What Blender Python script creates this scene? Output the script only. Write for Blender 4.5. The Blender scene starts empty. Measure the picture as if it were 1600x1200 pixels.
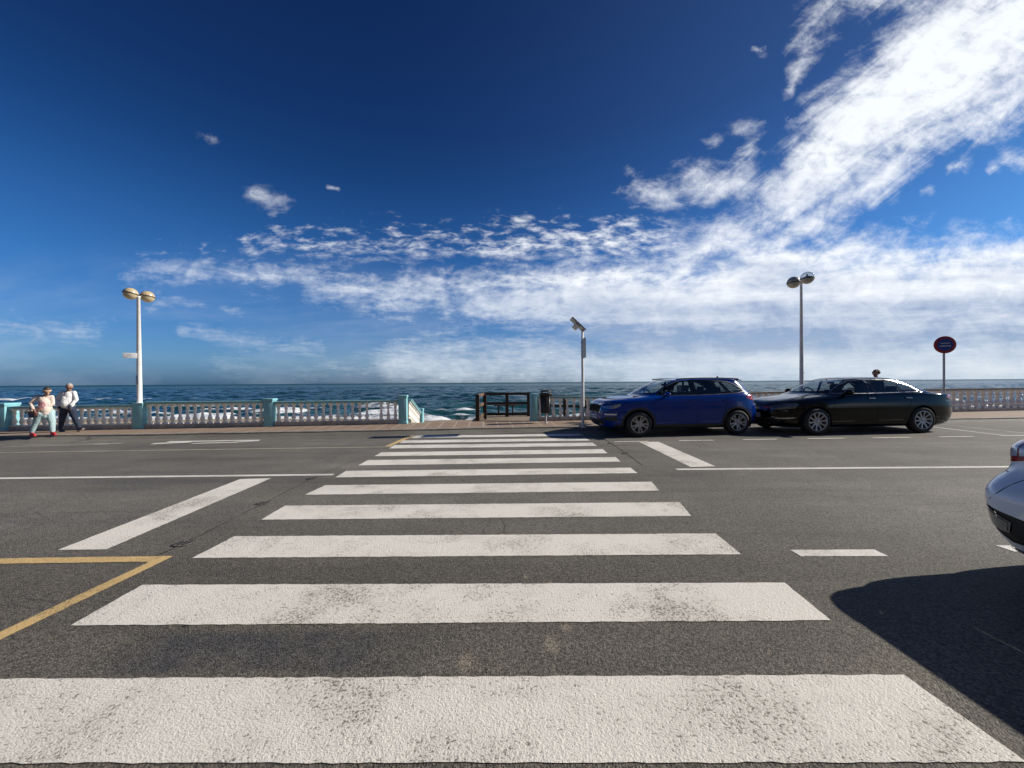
import bpy, bmesh, math, random
import numpy as np
from mathutils import Vector, Matrix, Euler
from mathutils.geometry import delaunay_2d_cdt
R = math.radians
random.seed(7)
SC = bpy.context.scene
COL = SC.collection

# ------------------------------------------------------------------ camera, sky, sun, exposure
EYE, FPX = 1.52, 601.0
ROLL, PITCH = math.atan(11/1600), math.atan(2.5/601)
cd = bpy.data.cameras.new('camera'); cam = bpy.data.objects.new('camera', cd); COL.objects.link(cam)
cd.sensor_width = 36.0; cd.lens = FPX/1600*36; cd.clip_start = .05; cd.clip_end = 200000
CAMROT = Matrix.Rotation(R(90)-PITCH, 3, 'X') @ Matrix.Rotation(-ROLL, 3, 'Z')
cam.matrix_world = Matrix.Translation((0, 0, EYE)) @ CAMROT.to_4x4()
SC.camera = cam
SC.view_settings.view_transform = 'Standard'; SC.view_settings.look = 'None'
SC.view_settings.exposure = 0.2; SC.view_settings.gamma = 1.0
SUN_EL, SUN_AZ = R(30.5), R(80)          # azimuth from +Y towards +X
sd = bpy.data.lights.new('sun', 'SUN'); sun = bpy.data.objects.new('sun', sd); COL.objects.link(sun)
sd.energy = 5.0; sd.angle = R(.53); sd.color = (1, .93, .82)
tosun = Vector((math.cos(SUN_EL)*math.sin(SUN_AZ), math.cos(SUN_EL)*math.cos(SUN_AZ), math.sin(SUN_EL)))
sun.rotation_euler = tosun.to_track_quat('Z', 'Y').to_euler(); sun.location = (20, 5, 20)

def ray(px, py):
    d = CAMROT @ Vector(((px-800)/FPX, (600-py)/FPX, -1)); return d
def P(px, py, z=0.0):                      # a photo pixel to the point it shows on the level z
    d = ray(px, py); t = (z-EYE)/d.z; return Vector((d.x*t, d.y*t, z))
def Pd(px, py, Y):                         # a photo pixel to the point at distance Y
    d = ray(px, py); t = Y/d.y; return Vector((d.x*t, Y, EYE+d.z*t))

# ------------------------------------------------------------------ node helpers
class NB:
    def __init__(s, tree): s.t = tree; tree.nodes.clear()
    def n(s, typ, ins=None, **kw):
        nd = s.t.nodes.new(typ)
        for k, v in kw.items(): setattr(nd, k, v)
        for k, v in (ins or {}).items(): s.put(nd.inputs[k], v)
        return nd
    def put(s, inp, v):
        if isinstance(v, V): v = v.s
        if isinstance(v, bpy.types.NodeSocket): s.t.links.new(v, inp)
        else:
            if isinstance(v, (tuple, list)) and len(v) == 3 and inp.type == 'RGBA': v = (*v, 1)
            inp.default_value = v
    def m(s, op, a, b=0.0, c=0.0, clamp=False):
        nd = s.n('ShaderNodeMath', operation=op, use_clamp=clamp)
        s.put(nd.inputs[0], a); s.put(nd.inputs[1], b); s.put(nd.inputs[2], c)
        return V(s, nd.outputs[0])
    def noise(s, vec, scale, detail=4, rough=.5, dist=0, dim='3D', lac=2.0):
        nd = s.n('ShaderNodeTexNoise', {'Vector': vec, 'Scale': scale, 'Detail': detail, 'Roughness': rough, 'Distortion': dist, 'Lacunarity': lac}, noise_dimensions=dim)
        return V(s, nd.outputs[0])
    def vor(s, vec, scale, feature='F1', out=0, rnd=1.0):
        nd = s.n('ShaderNodeTexVoronoi', {'Vector': vec, 'Scale': scale, 'Randomness': rnd}, feature=feature); return V(s, nd.outputs[out])
    def mapr(s, v, a, b, c=0.0, d=1.0, smooth=False):
        nd = s.n('ShaderNodeMapRange', {0: v, 1: a, 2: b, 3: c, 4: d}, interpolation_type='SMOOTHSTEP' if smooth else 'LINEAR'); return V(s, nd.outputs[0])
    def mix(s, f, a, b, mode='MIX'):
        nd = s.n('ShaderNodeMix', data_type='RGBA', blend_type=mode)
        s.put(nd.inputs[0], f); s.put(nd.inputs[6], a); s.put(nd.inputs[7], b); return V(s, nd.outputs[2])
    def xyz(s, x=0.0, y=0.0, z=0.0): return V(s, s.n('ShaderNodeCombineXYZ', {0: x, 1: y, 2: z}).outputs[0])
    def sep(s, v):
        nd = s.n('ShaderNodeSeparateXYZ', {0: v}); return [V(s, nd.outputs[i]) for i in range(3)]
    def scalev(s, v, k):
        nd = s.n('ShaderNodeVectorMath', operation='MULTIPLY'); s.put(nd.inputs[0], v); nd.inputs[1].default_value = k; return V(s, nd.outputs[0])
    def pos(s): return V(s, s.n('ShaderNodeNewGeometry').outputs['Position'])
    def obj(s): return V(s, s.n('ShaderNodeTexCoord').outputs['Object'])
class V:
    def __init__(s, nb, so): s.nb = nb; s.s = so
    def __add__(a, b): return a.nb.m('ADD', a, b)
    __radd__ = __add__
    def __sub__(a, b): return a.nb.m('SUBTRACT', a, b)
    def __rsub__(a, b): return a.nb.m('SUBTRACT', b, a)
    def __mul__(a, b): return a.nb.m('MULTIPLY', a, b)
    __rmul__ = __mul__
    def __truediv__(a, b): return a.nb.m('DIVIDE', a, b)
    def max(a, b): return a.nb.m('MAXIMUM', a, b)
    def min(a, b): return a.nb.m('MINIMUM', a, b)
    def clamp(a): return a.nb.m('ADD', a, 0.0, clamp=True)

# ------------------------------------------------------------------ the sky: Nishita blue with a procedural cloud layer
W_ = bpy.data.worlds.new('World'); SC.world = W_; W_.use_nodes = True
nb = NB(W_.node_tree)
sky = nb.n('ShaderNodeTexSky', sky_type='NISHITA', sun_disc=False, sun_elevation=SUN_EL, sun_rotation=SUN_AZ, altitude=0, air_density=1.0, dust_density=.6, ozone_density=2.5)
SKYK = .095
dx, dy, dz = nb.sep(nb.n('ShaderNodeTexCoord').outputs['Generated'])
den = dy.max(.22)
u = dx/den; v = dz/den                                   # gnomonic chart of the seaward sky
uv = nb.xyz(u, v, 0.0)
w1 = nb.noise(uv, 2.2, 4, .55); w2 = nb.noise(nb.xyz(u, v, 5.0), 2.2, 4, .55)
uw = u + (w1-.5)*.30; vw = v + (w2-.5)*.12
def cap(x0, y0, r0, x1, y1, r1, st=1.0, uu=None, vv=None):
    ax, ay, bx, by = (x0-800)/FPX, (598-y0)/FPX, (x1-800)/FPX, (598-y1)/FPX
    r0, r1 = r0/FPX, r1/FPX
    ex, ey = bx-ax, by-ay; L2 = ex*ex+ey*ey+1e-9
    uu = uu or uw; vv = vv or vw
    t = (((uu-ax)*ex + (vv-ay)*ey)/L2).clamp()
    qx = uu-ax-t*ex; qy = vv-ay-t*ey
    d = nb.m('SQRT', qx*qx+qy*qy)
    return (1.0 - d/(t*(r1-r0)+r0)) * st
mask = None
for a in [(225,420,32,600,447,46,.60),(480,447,36,900,475,80,.85),(740,462,55,900,475,85,1.35),(900,475,85,1150,478,112,1.8),(1150,478,118,1700,478,138,2.1),(1700,478,138,2900,430,260,1.9),
          (330,575,30,700,570,60,.42),(620,562,55,1000,565,85,1.2),(1000,565,95,2900,570,120,1.7),
          (1040,435,45,1200,335,58,1.1),(1200,335,58,1400,170,112,1.3),(1400,170,112,1640,0,190,1.6),
          (1190,400,45,1290,335,36,1.0),(1290,335,36,1480,215,40,.85),(1480,215,40,1680,125,75,1.0),(1235,150,14,1310,-30,60,.52),
          (1330,-10,50,1500,10,80,.7),(400,380,18,760,390,44,.40),(760,390,44,1085,375,38,.66),
          (-60,495,22,175,508,28,.60),(260,480,10,380,486,10,.5),(300,525,16,520,545,30,.60),(1240,235,22,1290,205,22,.6)]:
    c = cap(*a); mask = c if mask is None else mask.max(c)
u3 = u + (nb.noise(uv, 7, 3)-.5)*.03; v3 = v + (nb.noise(nb.xyz(u, v, 9.), 7, 3)-.5)*.03
for a in [(397,302,9,430,316,12,.95),(1095,292,30,1160,290,30,1.15),(1000,297,18,1050,315,20,.98),(1152,208,10,1166,204,14,.95),
          (1157,246,9,1172,241,10,.98),(1485,267,8,1508,263,10,1.0),(1575,252,10,1600,255,12,1.1),(1548,276,4,1556,270,7,.9),
          (1440,304,5,1452,302,6,.9),(1110,228,8,1120,224,8,.8),(315,207,6,335,214,6,.8),(1395,275,4,1415,272,6,.8),
          (440,368,8,470,370,10,.85),(515,295,2,530,298,2,.7),(810,346,8,830,348,8,.85),(970,350,8,1000,352,8,.9),(1180,80,3,1195,84,5,.8)]:
    mask = mask.max(cap(a[0],a[1],a[2]*1.9,a[3],a[4],a[5]*1.9,a[6]*.62, uu=u3, vv=v3)); PUFF = 1
mask = mask.max(-.8)
# cloud texture: a layer seen in perspective, plus streaks that run up to the right
dzp = dz.max(0.0)+.10
pl = nb.xyz(dx/dzp, dy/dzp, 0.0)
n_pl = nb.noise(pl, 1.9, 9, .62, .3)
n_rip = nb.noise(nb.xyz(dx/dzp, dy/dzp, 3.0), 6.5, 6, .6, .4)
ca, sa = math.cos(R(38)), math.sin(R(38))
st = nb.xyz((u*ca+v*sa)*1.5, (v*ca-u*sa)*6.0, 1.0)
n_st = nb.noise(st, 2.2, 10, .64, .6)
n_uv = nb.noise(nb.xyz(u*1.0, v*2.6, 2.0), 5.0, 9, .62, .3)
kst = nb.mapr(v, .25, .5, 0, 1, True)*nb.mapr(u, .3, .7, 0, 1, True)
tex = n_pl*.25 + n_rip*.3 + n_uv*.45
tex = tex*(1.0-kst) + (n_st*.68 + n_uv*.32)*kst
n_f = nb.noise(uv, 34, 5, .7, .2)
n_m = nb.noise(nb.xyz(u*1.0, v*1.5, 31.), 15, 8, .68, .5)
tex = tex + (n_f-.5)*.16 + (n_m-.5)*nb.mapr(v, .12, .35, .22, .42)
n_p = nb.noise(nb.xyz(u*.8, v*2.0, 44.), 23, 5, .62, .2)
rk = nb.mapr(v, .29, .36, 0, 1, True)*nb.mapr(v, .40, .50, 1, 0, True)*nb.mapr(u, .55, .3, 0, 1, True)
tex = tex*(1.0-rk*.85) + (n_p*1.1-.06)*rk*.85
dens = mask*.95 + (tex-.5)*3.5*nb.mapr(v, 0, .16, .4, 1)*(1.0-kst*.18)
cl = nb.mapr(dens, -.02, 1.35, 0, 1, True)*nb.mapr(u, -.9, -.1, .62, 1)
# brightness of the cloud: lit crests and grey-blue bellies
n_sh = nb.noise(nb.xyz(u*.9, v*5.5, 7.0), 2.6, 7, .6, .4)
n_sh2 = nb.noise(nb.xyz(u*.5, v*7.0, 17.0), 1.6, 4, .5, .3)
band = nb.mapr(v, .03, .10, 0, 1, True)*nb.mapr(v, .17, .27, 1, 0, True)*nb.mapr(u, -.5, .1, .45, 1, True)
base_b = nb.mapr(v, 0, .55, .58, 1.02)
br = (base_b - band*.26 + (n_sh-.5)*.85 + (n_sh2-.5)*.75 + (tex-.45)*.7 + (n_m-.5)*.35 - .04)
br = nb.m('MINIMUM', br, 1.02)
ccol = nb.mix(nb.mapr(br, .3, .92, 0, 1), (.26,.35,.53,1), (.86,.89,.93,1))
ccol = nb.mix(nb.mapr(v, .0, .16, .62, 0), ccol, (.50,.59,.66,1))
# clear sky, deeper overhead as in the photograph
skc = nb.mix(1.0, V(nb, sky.outputs[0]), (SKYK, SKYK, SKYK, 1), 'MULTIPLY')
h = nb.mapr(dz, 0, .72, 0, 1)
tint = nb.n('ShaderNodeValToRGB', {0: h}); cr = tint.color_ramp
K_ = .07/.095
cr.elements[0].position = 0; cr.elements[0].color = (.21*K_,.44*K_,.96*K_,1); cr.elements[1].position = 1; cr.elements[1].color = (.08*K_,.22*K_,.50*K_,1)
for p_, c_ in ((.012,(.24,.48,1.06)),(.074,(.38,.68,1.19)),(.30,(.25,.66,1.17)),(.43,(.20,.57,1.06)),(.61,(.12,.38,.77)),(.75,(.10,.28,.62))):
    e = cr.elements.new(p_); e.color = tuple(q*K_ for q in c_)+(1,)
skc = nb.mix(1.0, skc, V(nb, tint.outputs[0]), 'MULTIPLY')
side = nb.mapr(u, -.4, 1.3, 0, 1, True)*nb.mapr(v, .0, .25, 1, .25)
skc = nb.mix(side*.35, skc, (.20,.34,.58,1))
veil = nb.noise(nb.xyz(u*.8, v*3.5, 20.), 1.3, 5, .6, .5)
cl2 = cl.max(nb.mapr(veil, .45, .8, 0, .45)*nb.mapr(v, .02, .42, 1, 0, True))
fin = nb.mix(cl2*.97, skc, ccol)
fin = nb.mix(nb.mapr(dz, -.05, -.005, 1, 0), fin, (.05,.06,.07,1))
bg = nb.n('ShaderNodeBackground', {'Color': fin, 'Strength': 1.0})
SKYBG = bg
nb.n('ShaderNodeOutputWorld', {'Surface': bg.outputs[0]})
W_.cycles.sampling_method = 'MANUAL'; W_.cycles.sample_map_resolution = 1024

# ------------------------------------------------------------------ object helpers
def link(o, parent=None):
    COL.objects.link(o)
    if parent: o.parent = parent
    return o
def thing(name, label, cat, loc=(0,0,0), rz=0.0, group=None):
    o = bpy.data.objects.new(name, None); o.empty_display_size = .2; link(o)
    o.location = loc; o.rotation_euler = (0, 0, rz)
    o['label'] = label; o['category'] = cat
    if group: o['group'] = group
    return o
def tag(o, label, cat, group=None):
    o['label'] = label; o['category'] = cat
    if group: o['group'] = group
    return o
def obj(name, bm, mat, parent=None, smooth=None, kind=None):
    me = bpy.data.meshes.new(name)
    if isinstance(bm, bmesh.types.BMesh):
        if smooth is not None:
            for f in bm.faces: f.smooth = True
            if smooth < 180:
                for e in bm.edges:
                    if len(e.link_faces) == 2 and e.calc_face_angle(0) > R(smooth): e.smooth = False
        bm.to_mesh(me); bm.free()
    else: me = bm
    o = bpy.data.objects.new(name, me); me.materials.append(mat); link(o, parent)
    if kind: o['kind'] = kind
    return o
def B(): return bmesh.new()
def box(bm, c, s, rz=0.0, bev=0.0, M=None, rx=0.0, ry=0.0):
    r = bmesh.ops.create_cube(bm, size=1.0); vs = r['verts']
    bmesh.ops.scale(bm, vec=s, verts=vs)
    if bev: 
        es = list({e for v in vs for e in v.link_edges})
        g = bmesh.ops.bevel(bm, geom=es, offset=bev, segments=2, affect='EDGES', profile=.6)
        vs = list({v for f in g['faces'] for v in f.verts} | {v for v in vs if v.is_valid})
    T = Matrix.Translation(c) @ Euler((rx, ry, rz)).to_matrix().to_4x4()
    if M: T = M @ T
    bmesh.ops.transform(bm, matrix=T, verts=vs)
    return vs
def tube(bm, p0, p1, r0, r1=None, seg=14, caps=True):
    p0, p1 = Vector(p0), Vector(p1); r1 = r0 if r1 is None else r1
    d = p1-p0
    r = bmesh.ops.create_cone(bm, cap_ends=caps, segments=seg, radius1=r0, radius2=r1, depth=d.length)
    bmesh.ops.transform(bm, matrix=Matrix.Translation((p0+p1)/2) @ d.to_track_quat('Z','Y').to_matrix().to_4x4(), verts=r['verts'])
    return r['verts']
def lathe(bm, prof, seg=20, M=None, closed=False):
    rings = []
    for (r, z) in prof:
        rings.append([bm.verts.new((r*math.cos(2*math.pi*i/seg), r*math.sin(2*math.pi*i/seg), z)) for i in range(seg)])
    pairs = list(zip(rings, rings[1:])) + ([(rings[-1], rings[0])] if closed else [])
    for a, b in pairs:
        for i in range(seg): bm.faces.new((a[i], a[(i+1)%seg], b[(i+1)%seg], b[i]))
    if not closed:
        if prof[0][0] > 1e-4: bm.faces.new(rings[0][::-1])
        if prof[-1][0] > 1e-4: bm.faces.new(rings[-1])
    vs = [v for r in rings for v in r]
    if M: bmesh.ops.transform(bm, matrix=M, verts=vs)
    return vs
def poly(bm, pts): return bm.faces.new([bm.verts.new(p) for p in pts])
def prism(bm, pts2, y0, y1, M=None):       # outline in (x,z) extruded along y
    a = [bm.verts.new((p[0], y0, p[1])) for p in pts2]; b = [bm.verts.new((p[0], y1, p[1])) for p in pts2]
    n = len(a)
    bm.faces.new(a); bm.faces.new(b[::-1])
    for i in range(n): bm.faces.new((a[i], b[i], b[(i+1)%n], a[(i+1)%n]))
    if M: bmesh.ops.transform(bm, matrix=M, verts=a+b)
    bmesh.ops.recalc_face_normals(bm, faces=bm.faces[:])
def ball(bm, c, r, sc=(1,1,1), sub=3, M=None):
    g = bmesh.ops.create_icosphere(bm, subdivisions=sub, radius=r)
    T = Matrix.Translation(c) @ Matrix.Diagonal((*sc, 1))
    if M: T = Matrix.Translation(c) @ M @ Matrix.Diagonal((*sc, 1))
    bmesh.ops.transform(bm, matrix=T, verts=g['verts'])
def evald(o, dele=True):
    dg = bpy.context.evaluated_depsgraph_get(); dg.update()
    me = bpy.data.meshes.new_from_object(o.evaluated_get(dg))
    if dele: bpy.data.objects.remove(o)
    return me

# ------------------------------------------------------------------ materials
MATS = {}
def newmat(name):
    m = bpy.data.materials.new(name); m.use_nodes = True; MATS[name] = m; return m, NB(m.node_tree)
def pbsdf(nb, **k):
    names = {'col':'Base Color','rough':'Roughness','metal':'Metallic','normal':'Normal','coat':'Coat Weight','coatr':'Coat Roughness','spec':'Specular IOR Level','trans':'Transmission Weight','ior':'IOR','sss':'Subsurface Weight','emit':'Emission Color','es':'Emission Strength'}
    nd = nb.n('ShaderNodeBsdfPrincipled', {names[a]: b for a, b in k.items()})
    return nd
def outp(nb, nd): nb.n('ShaderNodeOutputMaterial', {'Surface': nd.outputs[0]})
def bump(nb, h, dist=.01, st=1.0, normal=None):
    i = {'Height': h, 'Distance': dist, 'Strength': st}
    if normal is not None: i['Normal'] = normal
    return V(nb, nb.n('ShaderNodeBump', i).outputs[0])
def simple(name, col, rough=.6, metal=0.0, var=.15, scale=6.0, bmp=0.0, dirt=None, coat=0.0, spec=.5, bscale=60):
    m, nb = newmat(name); p = nb.obj()
    n = nb.noise(p, scale, 6, .6)
    k = nb.mapr(n, .3, .7, 1-var, 1+var)
    c = nb.mix(1.0, (*col, 1), nb.xyz(k, k, k), 'MULTIPLY')
    if dirt: c = nb.mix(nb.mapr(nb.noise(p, scale*2.3, 7, .7), .52, .72, 0, dirt[1]), c, (*dirt[0], 1))
    kw = dict(col=c, rough=nb.mapr(n, .3, .7, max(rough-.08, 0), min(rough+.08, 1)), metal=metal, coat=coat, spec=spec)
    if bmp: kw['normal'] = bump(nb, nb.noise(p, bscale, 4, .6), bmp)
    outp(nb, pbsdf(nb, **kw)); return m

def asphalt_core(nb, p):
    x, y, z = nb.sep(p)
    p2 = nb.xyz(x, y, 0.0)
    big = nb.noise(p2, .35, 6, .6, .4)
    mid = nb.noise(p2, 2.2, 6, .65)
    grain = nb.vor(p2, 105); g2 = nb.noise(p2, 160, 3, .7); g3 = nb.noise(p2, 42, 5, .7)
    cell = nb.n('ShaderNodeTexVoronoi', {'Vector': p2, 'Scale': 105.0}); cv = nb.sep(V(nb, cell.outputs[1]))[0]
    base = nb.mix(nb.mapr(big, .35, .65, 0, 1), (.140,.131,.112,1), (.190,.178,.152,1))
    base = nb.mix(nb.mapr(mid, .42, .75, 0, .45), base, (.108,.102,.090,1))
    # dust drifted on the near lane, tyre-polished lanes, dark oily streaks and patches
    dust = nb.mapr(nb.noise(nb.scalev(p2, (.5, 1.4, 1)), 1.1, 6, .65, .6), .50, .70, 0, .5)
    base = nb.mix(dust*nb.mapr(y, 1.0, 4.5, 1, .12), base, (.21,.175,.130,1))
    st = nb.noise(nb.scalev(p2, (.22, 2.2, 1)), 1.0, 5, .6, .8)
    base = nb.mix(nb.mapr(st, .52, .7, 0, .5), base, (.082,.080,.078,1))
    base = nb.mix(nb.mapr(y+(mid-.5)*1.6, 4.3, 2.9, 0, .5, True), base, (.088,.075,.057,1))
    lane = nb.noise(nb.xyz(x*.06, y*.9, 3.0), 1.0, 3, .5, .3)
    lk = nb.mapr(lane, .3, .7, .84, 1.16)*nb.mapr(nb.noise(nb.scalev(p2, (.6, 1.3, 1)), .9, 5, .65, .5), .3, .7, .88, 1.12)
    base = nb.mix(1.0, base, nb.xyz(lk, lk, lk), 'MULTIPLY')
    # tar sealed patch between the two nearest stripes
    patch = nb.mapr(nb.m('ABSOLUTE', x+1.35), 1.15, .55, 0, 1, True)*nb.mapr(nb.m('ABSOLUTE', y-2.18), .22, .12, 0, 1, True)*nb.mapr(mid, .4, .6, .35, 1)
    base = nb.mix(patch*.8, base, (.042,.044,.052,1))
    # pale spills
    for sx, sy, rr in ((-.26, 2.08, .09), (.22, 2.22, .10), (.33, 2.38, .07), (.1, 3.0, .045), (.28, 2.9, .05), (-.22, 1.95, .05)):
        dd = nb.m('SQRT', (x-sx)*(x-sx)*2.0+(y-sy)*(y-sy))
        base = nb.mix(nb.mapr(dd + (g3-.5)*.08, rr, rr*.2, 0, .62, True)*nb.mapr(g2, .40, .6, 0, 1), base, (.42,.35,.26,1))
    pits0 = nb.mapr(nb.vor(p2, 70, 'F1'), .50, .75, 0, 1)
    kk = nb.mapr(cv, 0, 1, .42, 1.62)*nb.mapr(g3, .3, .7, .70, 1.25)*nb.mapr(pits0, 0, 1, 1.06, .45)
    near = nb.mapr(y, 3, 11, 1, .35)
    kk = (kk-1.0)*near*.8+1.0
    col = nb.mix(1.0, base, nb.xyz(kk, kk, kk), 'MULTIPLY')
    pits = nb.mapr(grain, .1, .62, 1, 0)
    height = pits*.6 + g2*.35 + g3*.9
    return dict(x=x, y=y, p2=p2, col=col, height=height, mid=mid, big=big, g2=g2, g3=g3, pits=pits, cv=cv)
def mat_asphalt():
    m, nb = newmat('asphalt'); a = asphalt_core(nb, nb.pos())
    # thin crack lines
    w = nb.vor(nb.scalev(a['p2'], (.5, 1.1, 1)), .55, 'DISTANCE_TO_EDGE')
    w = w + (a['mid']-.5)*.06
    cr = nb.mapr(nb.m('ABSOLUTE', w-.02), .004, .0015, 0, 1)*nb.mapr(a['big'], .5, .62, 0, .7)
    c = nb.mix(cr, a['col'], (.03,.03,.03,1))
    outp(nb, pbsdf(nb, col=c, rough=nb.mapr(a['g2'], .3, .7, .66, .86), spec=.38, normal=bump(nb, a['height'], .0060)))
    return m
def mat_paint(name, col, wear=.5, dirt_crevice_c=(.22,.19,.15), rough=.6):
    m, nb = newmat(name); a = asphalt_core(nb, nb.pos())
    n1 = nb.noise(a['p2'], 1.3, 6, .65, .3); n2 = nb.noise(nb.scalev(a['p2'], (.7, 6, 1)), 5, 4, .6)
    fr = nb.noise(a['p2'], 62, 6, .72, .4); fr2 = nb.noise(a['p2'], 27, 5, .7, .3)
    thr = nb.mapr(n1, .36, .68, .335, .485)*(.75+wear*.4)
    worn = nb.mapr(fr*.7+fr2*.3 - thr, .035, -.02, 0, 1)
    scr = nb.noise(nb.scalev(a['p2'], (.35, 5, 1)), 4, 5, .65, .4)
    worn = worn.max(nb.mapr(scr*.55+a['g3']*.45, .60, .68, 0, .75)*wear)
    worn = worn*nb.mapr(a['y'], 3, 12, 1, .6)
    kk = nb.mapr(a['g2'], .3, .7, .86, 1.1)
    pc = nb.mix(1.0, (*col, 1), nb.xyz(kk, kk, kk), 'MULTIPLY')
    pc = nb.mix(nb.mapr(n1, .45, .75, 0, .38), pc, (*dirt_crevice_c, 1))
    stn = nb.noise(a['p2'], 3.1, 5, .7, .5)
    pc = nb.mix(nb.mapr(stn, .60, .78, 0, .5), pc, (*[d*.9 for d in dirt_crevice_c], 1))
    pc = nb.mix(nb.mapr(fr*.6+a['g3']*.4, .44, .34, 0, .6)*nb.mapr(a['y'], 2.5, 9, 1, .3), pc, (*[d*.8 for d in dirt_crevice_c], 1))  # shade of the crevices painted into the colour at low spots of the relief
    c = nb.mix(worn*.88, pc, nb.mix(.6, a['col'], (*dirt_crevice_c, 1)))
    h = a['height']*.55 + fr*1.5 + fr2*1.2 - worn*.6
    outp(nb, pbsdf(nb, col=c, rough=rough, spec=.4, normal=bump(nb, h, .0046)))
    return m
M_asphalt = mat_asphalt()
M_paint = mat_paint('white_road_paint', (.77,.735,.665), .62)
M_line = mat_paint('thin_road_paint', (.76,.73,.67), .5)
M_old = mat_paint('faded_road_paint', (.36,.34,.30), 1.0)
M_yel = mat_paint('yellow_road_paint', (.66,.46,.20), .6, (.26,.2,.11))
M_lane = mat_paint('lane_edge_paint', (.46,.42,.33), .8)
M_yel2 = mat_paint('faded_yellow_paint', (.42,.31,.15), .8, (.2,.16,.1))
def mat_tiles():
    m, nb = newmat('promenade_tiles'); p = nb.pos(); x, y, z = nb.sep(p)
    yr = y - x*.075; xr = x + y*.075
    n = nb.noise(p, 1.1, 6, .6); n2 = nb.noise(p, 18, 5, .7)
    br = nb.n('ShaderNodeTexBrick', {'Vector': nb.xyz(xr, yr, 0.0), 'Color1': (.25,.165,.115,1), 'Color2': (.30,.21,.15,1), 'Mortar': (.16,.13,.10,1), 'Scale': 1.0, 'Mortar Size': .006, 'Brick Width': .235, 'Row Height': .11})
    c = V(nb, br.outputs[0])
    fx = nb.m('FRACT', xr/.47); edge = nb.m('ABSOLUTE', fx-.5)
    c = nb.mix(nb.mapr(edge, .455, .47, 0, .85), c, (.50,.43,.34,1))
    c = nb.mix(nb.mapr(n, .35, .7, 0, .5), c, (.34,.26,.19,1))
    c = nb.mix(nb.mapr(n2, .5, .75, 0, .5), c, (.15,.11,.08,1))
    hh = V(nb, br.outputs[1])*-1.0 + n2*.4
    outp(nb, pbsdf(nb, col=c, rough=.75, normal=bump(nb, hh, .004)))
    return m
M_tile = mat_tiles()
M_kerb = simple('kerb_concrete', (.30,.27,.23), .8, var=.25, scale=3, bmp=.006, dirt=((.08,.07,.06), .8))
M_conc = simple('concrete', (.33,.31,.27), .85, var=.2, scale=2.5, bmp=.006, dirt=((.15,.13,.1), .6))
M_bal = simple('baluster_stone', (.88,.84,.77), .75, var=.14, scale=9, bmp=.003, dirt=((.30,.25,.19), .6))
M_balw = simple('pale_baluster_stone', (.82,.78,.73), .7, var=.15, scale=9, bmp=.002, dirt=((.25,.21,.17), .6))
M_turq = simple('turquoise_paint', (.22,.50,.55), .65, var=.12, scale=5, bmp=.003, dirt=((.38,.50,.50), .6))
M_rail = simple('turquoise_rail', (.25,.49,.53), .6, var=.14, scale=5, bmp=.002, dirt=((.30,.36,.34), .7))
M_plinth = simple('plinth_stone', (.46,.42,.36), .85, var=.25, scale=3, bmp=.006, dirt=((.12,.10,.08), .7))
M_wood = simple('dark_wood', (.035,.020,.014), .6, var=.4, scale=9, bmp=.004)
M_wood2 = simple('brown_wood', (.13,.075,.045), .65, var=.4, scale=9, bmp=.004)
M_polew = simple('white_painted_pole', (.74,.74,.72), .45, var=.06, scale=3, dirt=((.40,.33,.25), .4))
M_poleg = simple('grey_pole', (.52,.52,.51), .5, var=.1, scale=3, dirt=((.2,.17,.14), .4))
M_galv = simple('galvanised_steel', (.36,.37,.38), .42, .75, var=.12, scale=8)
M_blackm = simple('black_metal', (.012,.012,.013), .42, .0, var=.25, scale=9, dirt=((.05,.045,.04), .4))
M_ground = simple('dry_ground', (.20,.17,.13), .95, var=.3, scale=.3)
M_sunk = simple('sensor_black', (.012,.012,.012), .7)
M_rock = simple('wet_rock', (.035,.045,.045), .6, var=.3, scale=1.0, bmp=.05, bscale=3)

# ------------------------------------------------------------------ setting: ground, road, promenade, beach, sea
KERB = [P(-900,700), P(0,687.5), P(200,685), P(400,681.5), P(650,676.8), P(800,673.7), P(930,671.6), P(1130,667), P(1510,658.6), P(1600,656.9)]
KERB[0] = Vector((-70, 7.6, 0)); KERB.append(Vector((48, 18.2, 0)))
BAL = {k: P(*v, .12) for k, v in {'p0':(8,673.0),'p1':(221,669.6),'p2':(422,666.0),'p3':(630,661.8),'p4':(834,657.6),'e':(1500,643.6)}.items()}
b0 = BAL['p0'] + (BAL['p0']-BAL['p1'])*4; bend = BAL['e'] + Vector((30, 4.2, 0))
FR = [Vector((-70, 8.4, .12)), b0, BAL['p0'], BAL['p1'], BAL['p2'], BAL['p3'], BAL['p4'], BAL['e'], bend, Vector((90, bend.y+5, .12))]
def yline(pts, x):
    for a, b in zip(pts, pts[1:]):
        if a.x <= x <= b.x: return a.y+(b.y-a.y)*(x-a.x)/(b.x-a.x)
    return pts[0].y if x < pts[0].x else pts[-1].y
FR[1].y = max(FR[1].y, yline(KERB, FR[1].x)+1.2); FR[0].y = yline(KERB, -70)+1.1; FR[-1].x = 48; FR[-2].x = 44; FR[-1].y = 21.2; FR[-2].y = 20.6
bm = B(); poly(bm, [(-900,-900,-.25),(900,-900,-.25),(900,3,-.25),(-900,3,-.25)]); obj('ground', bm, M_ground, kind='structure')
bm = B()
xs = [-70]+[x for x in range(-68, 49, 2)]; xs[-1] = 48
top2 = [bm.verts.new((x, yline(KERB, x)+.01, .080)) for x in xs]; top = [bm.verts.new((x, yline(KERB, x)-.20, 0)) for x in xs]; bot = [bm.verts.new((x, -8.0, 0)) for x in xs]
for i in range(len(xs)-1):
    bm.faces.new((bot[i], bot[i+1], top[i+1], top[i])); bm.faces.new((top[i], top[i+1], top2[i+1], top2[i]))
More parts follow.
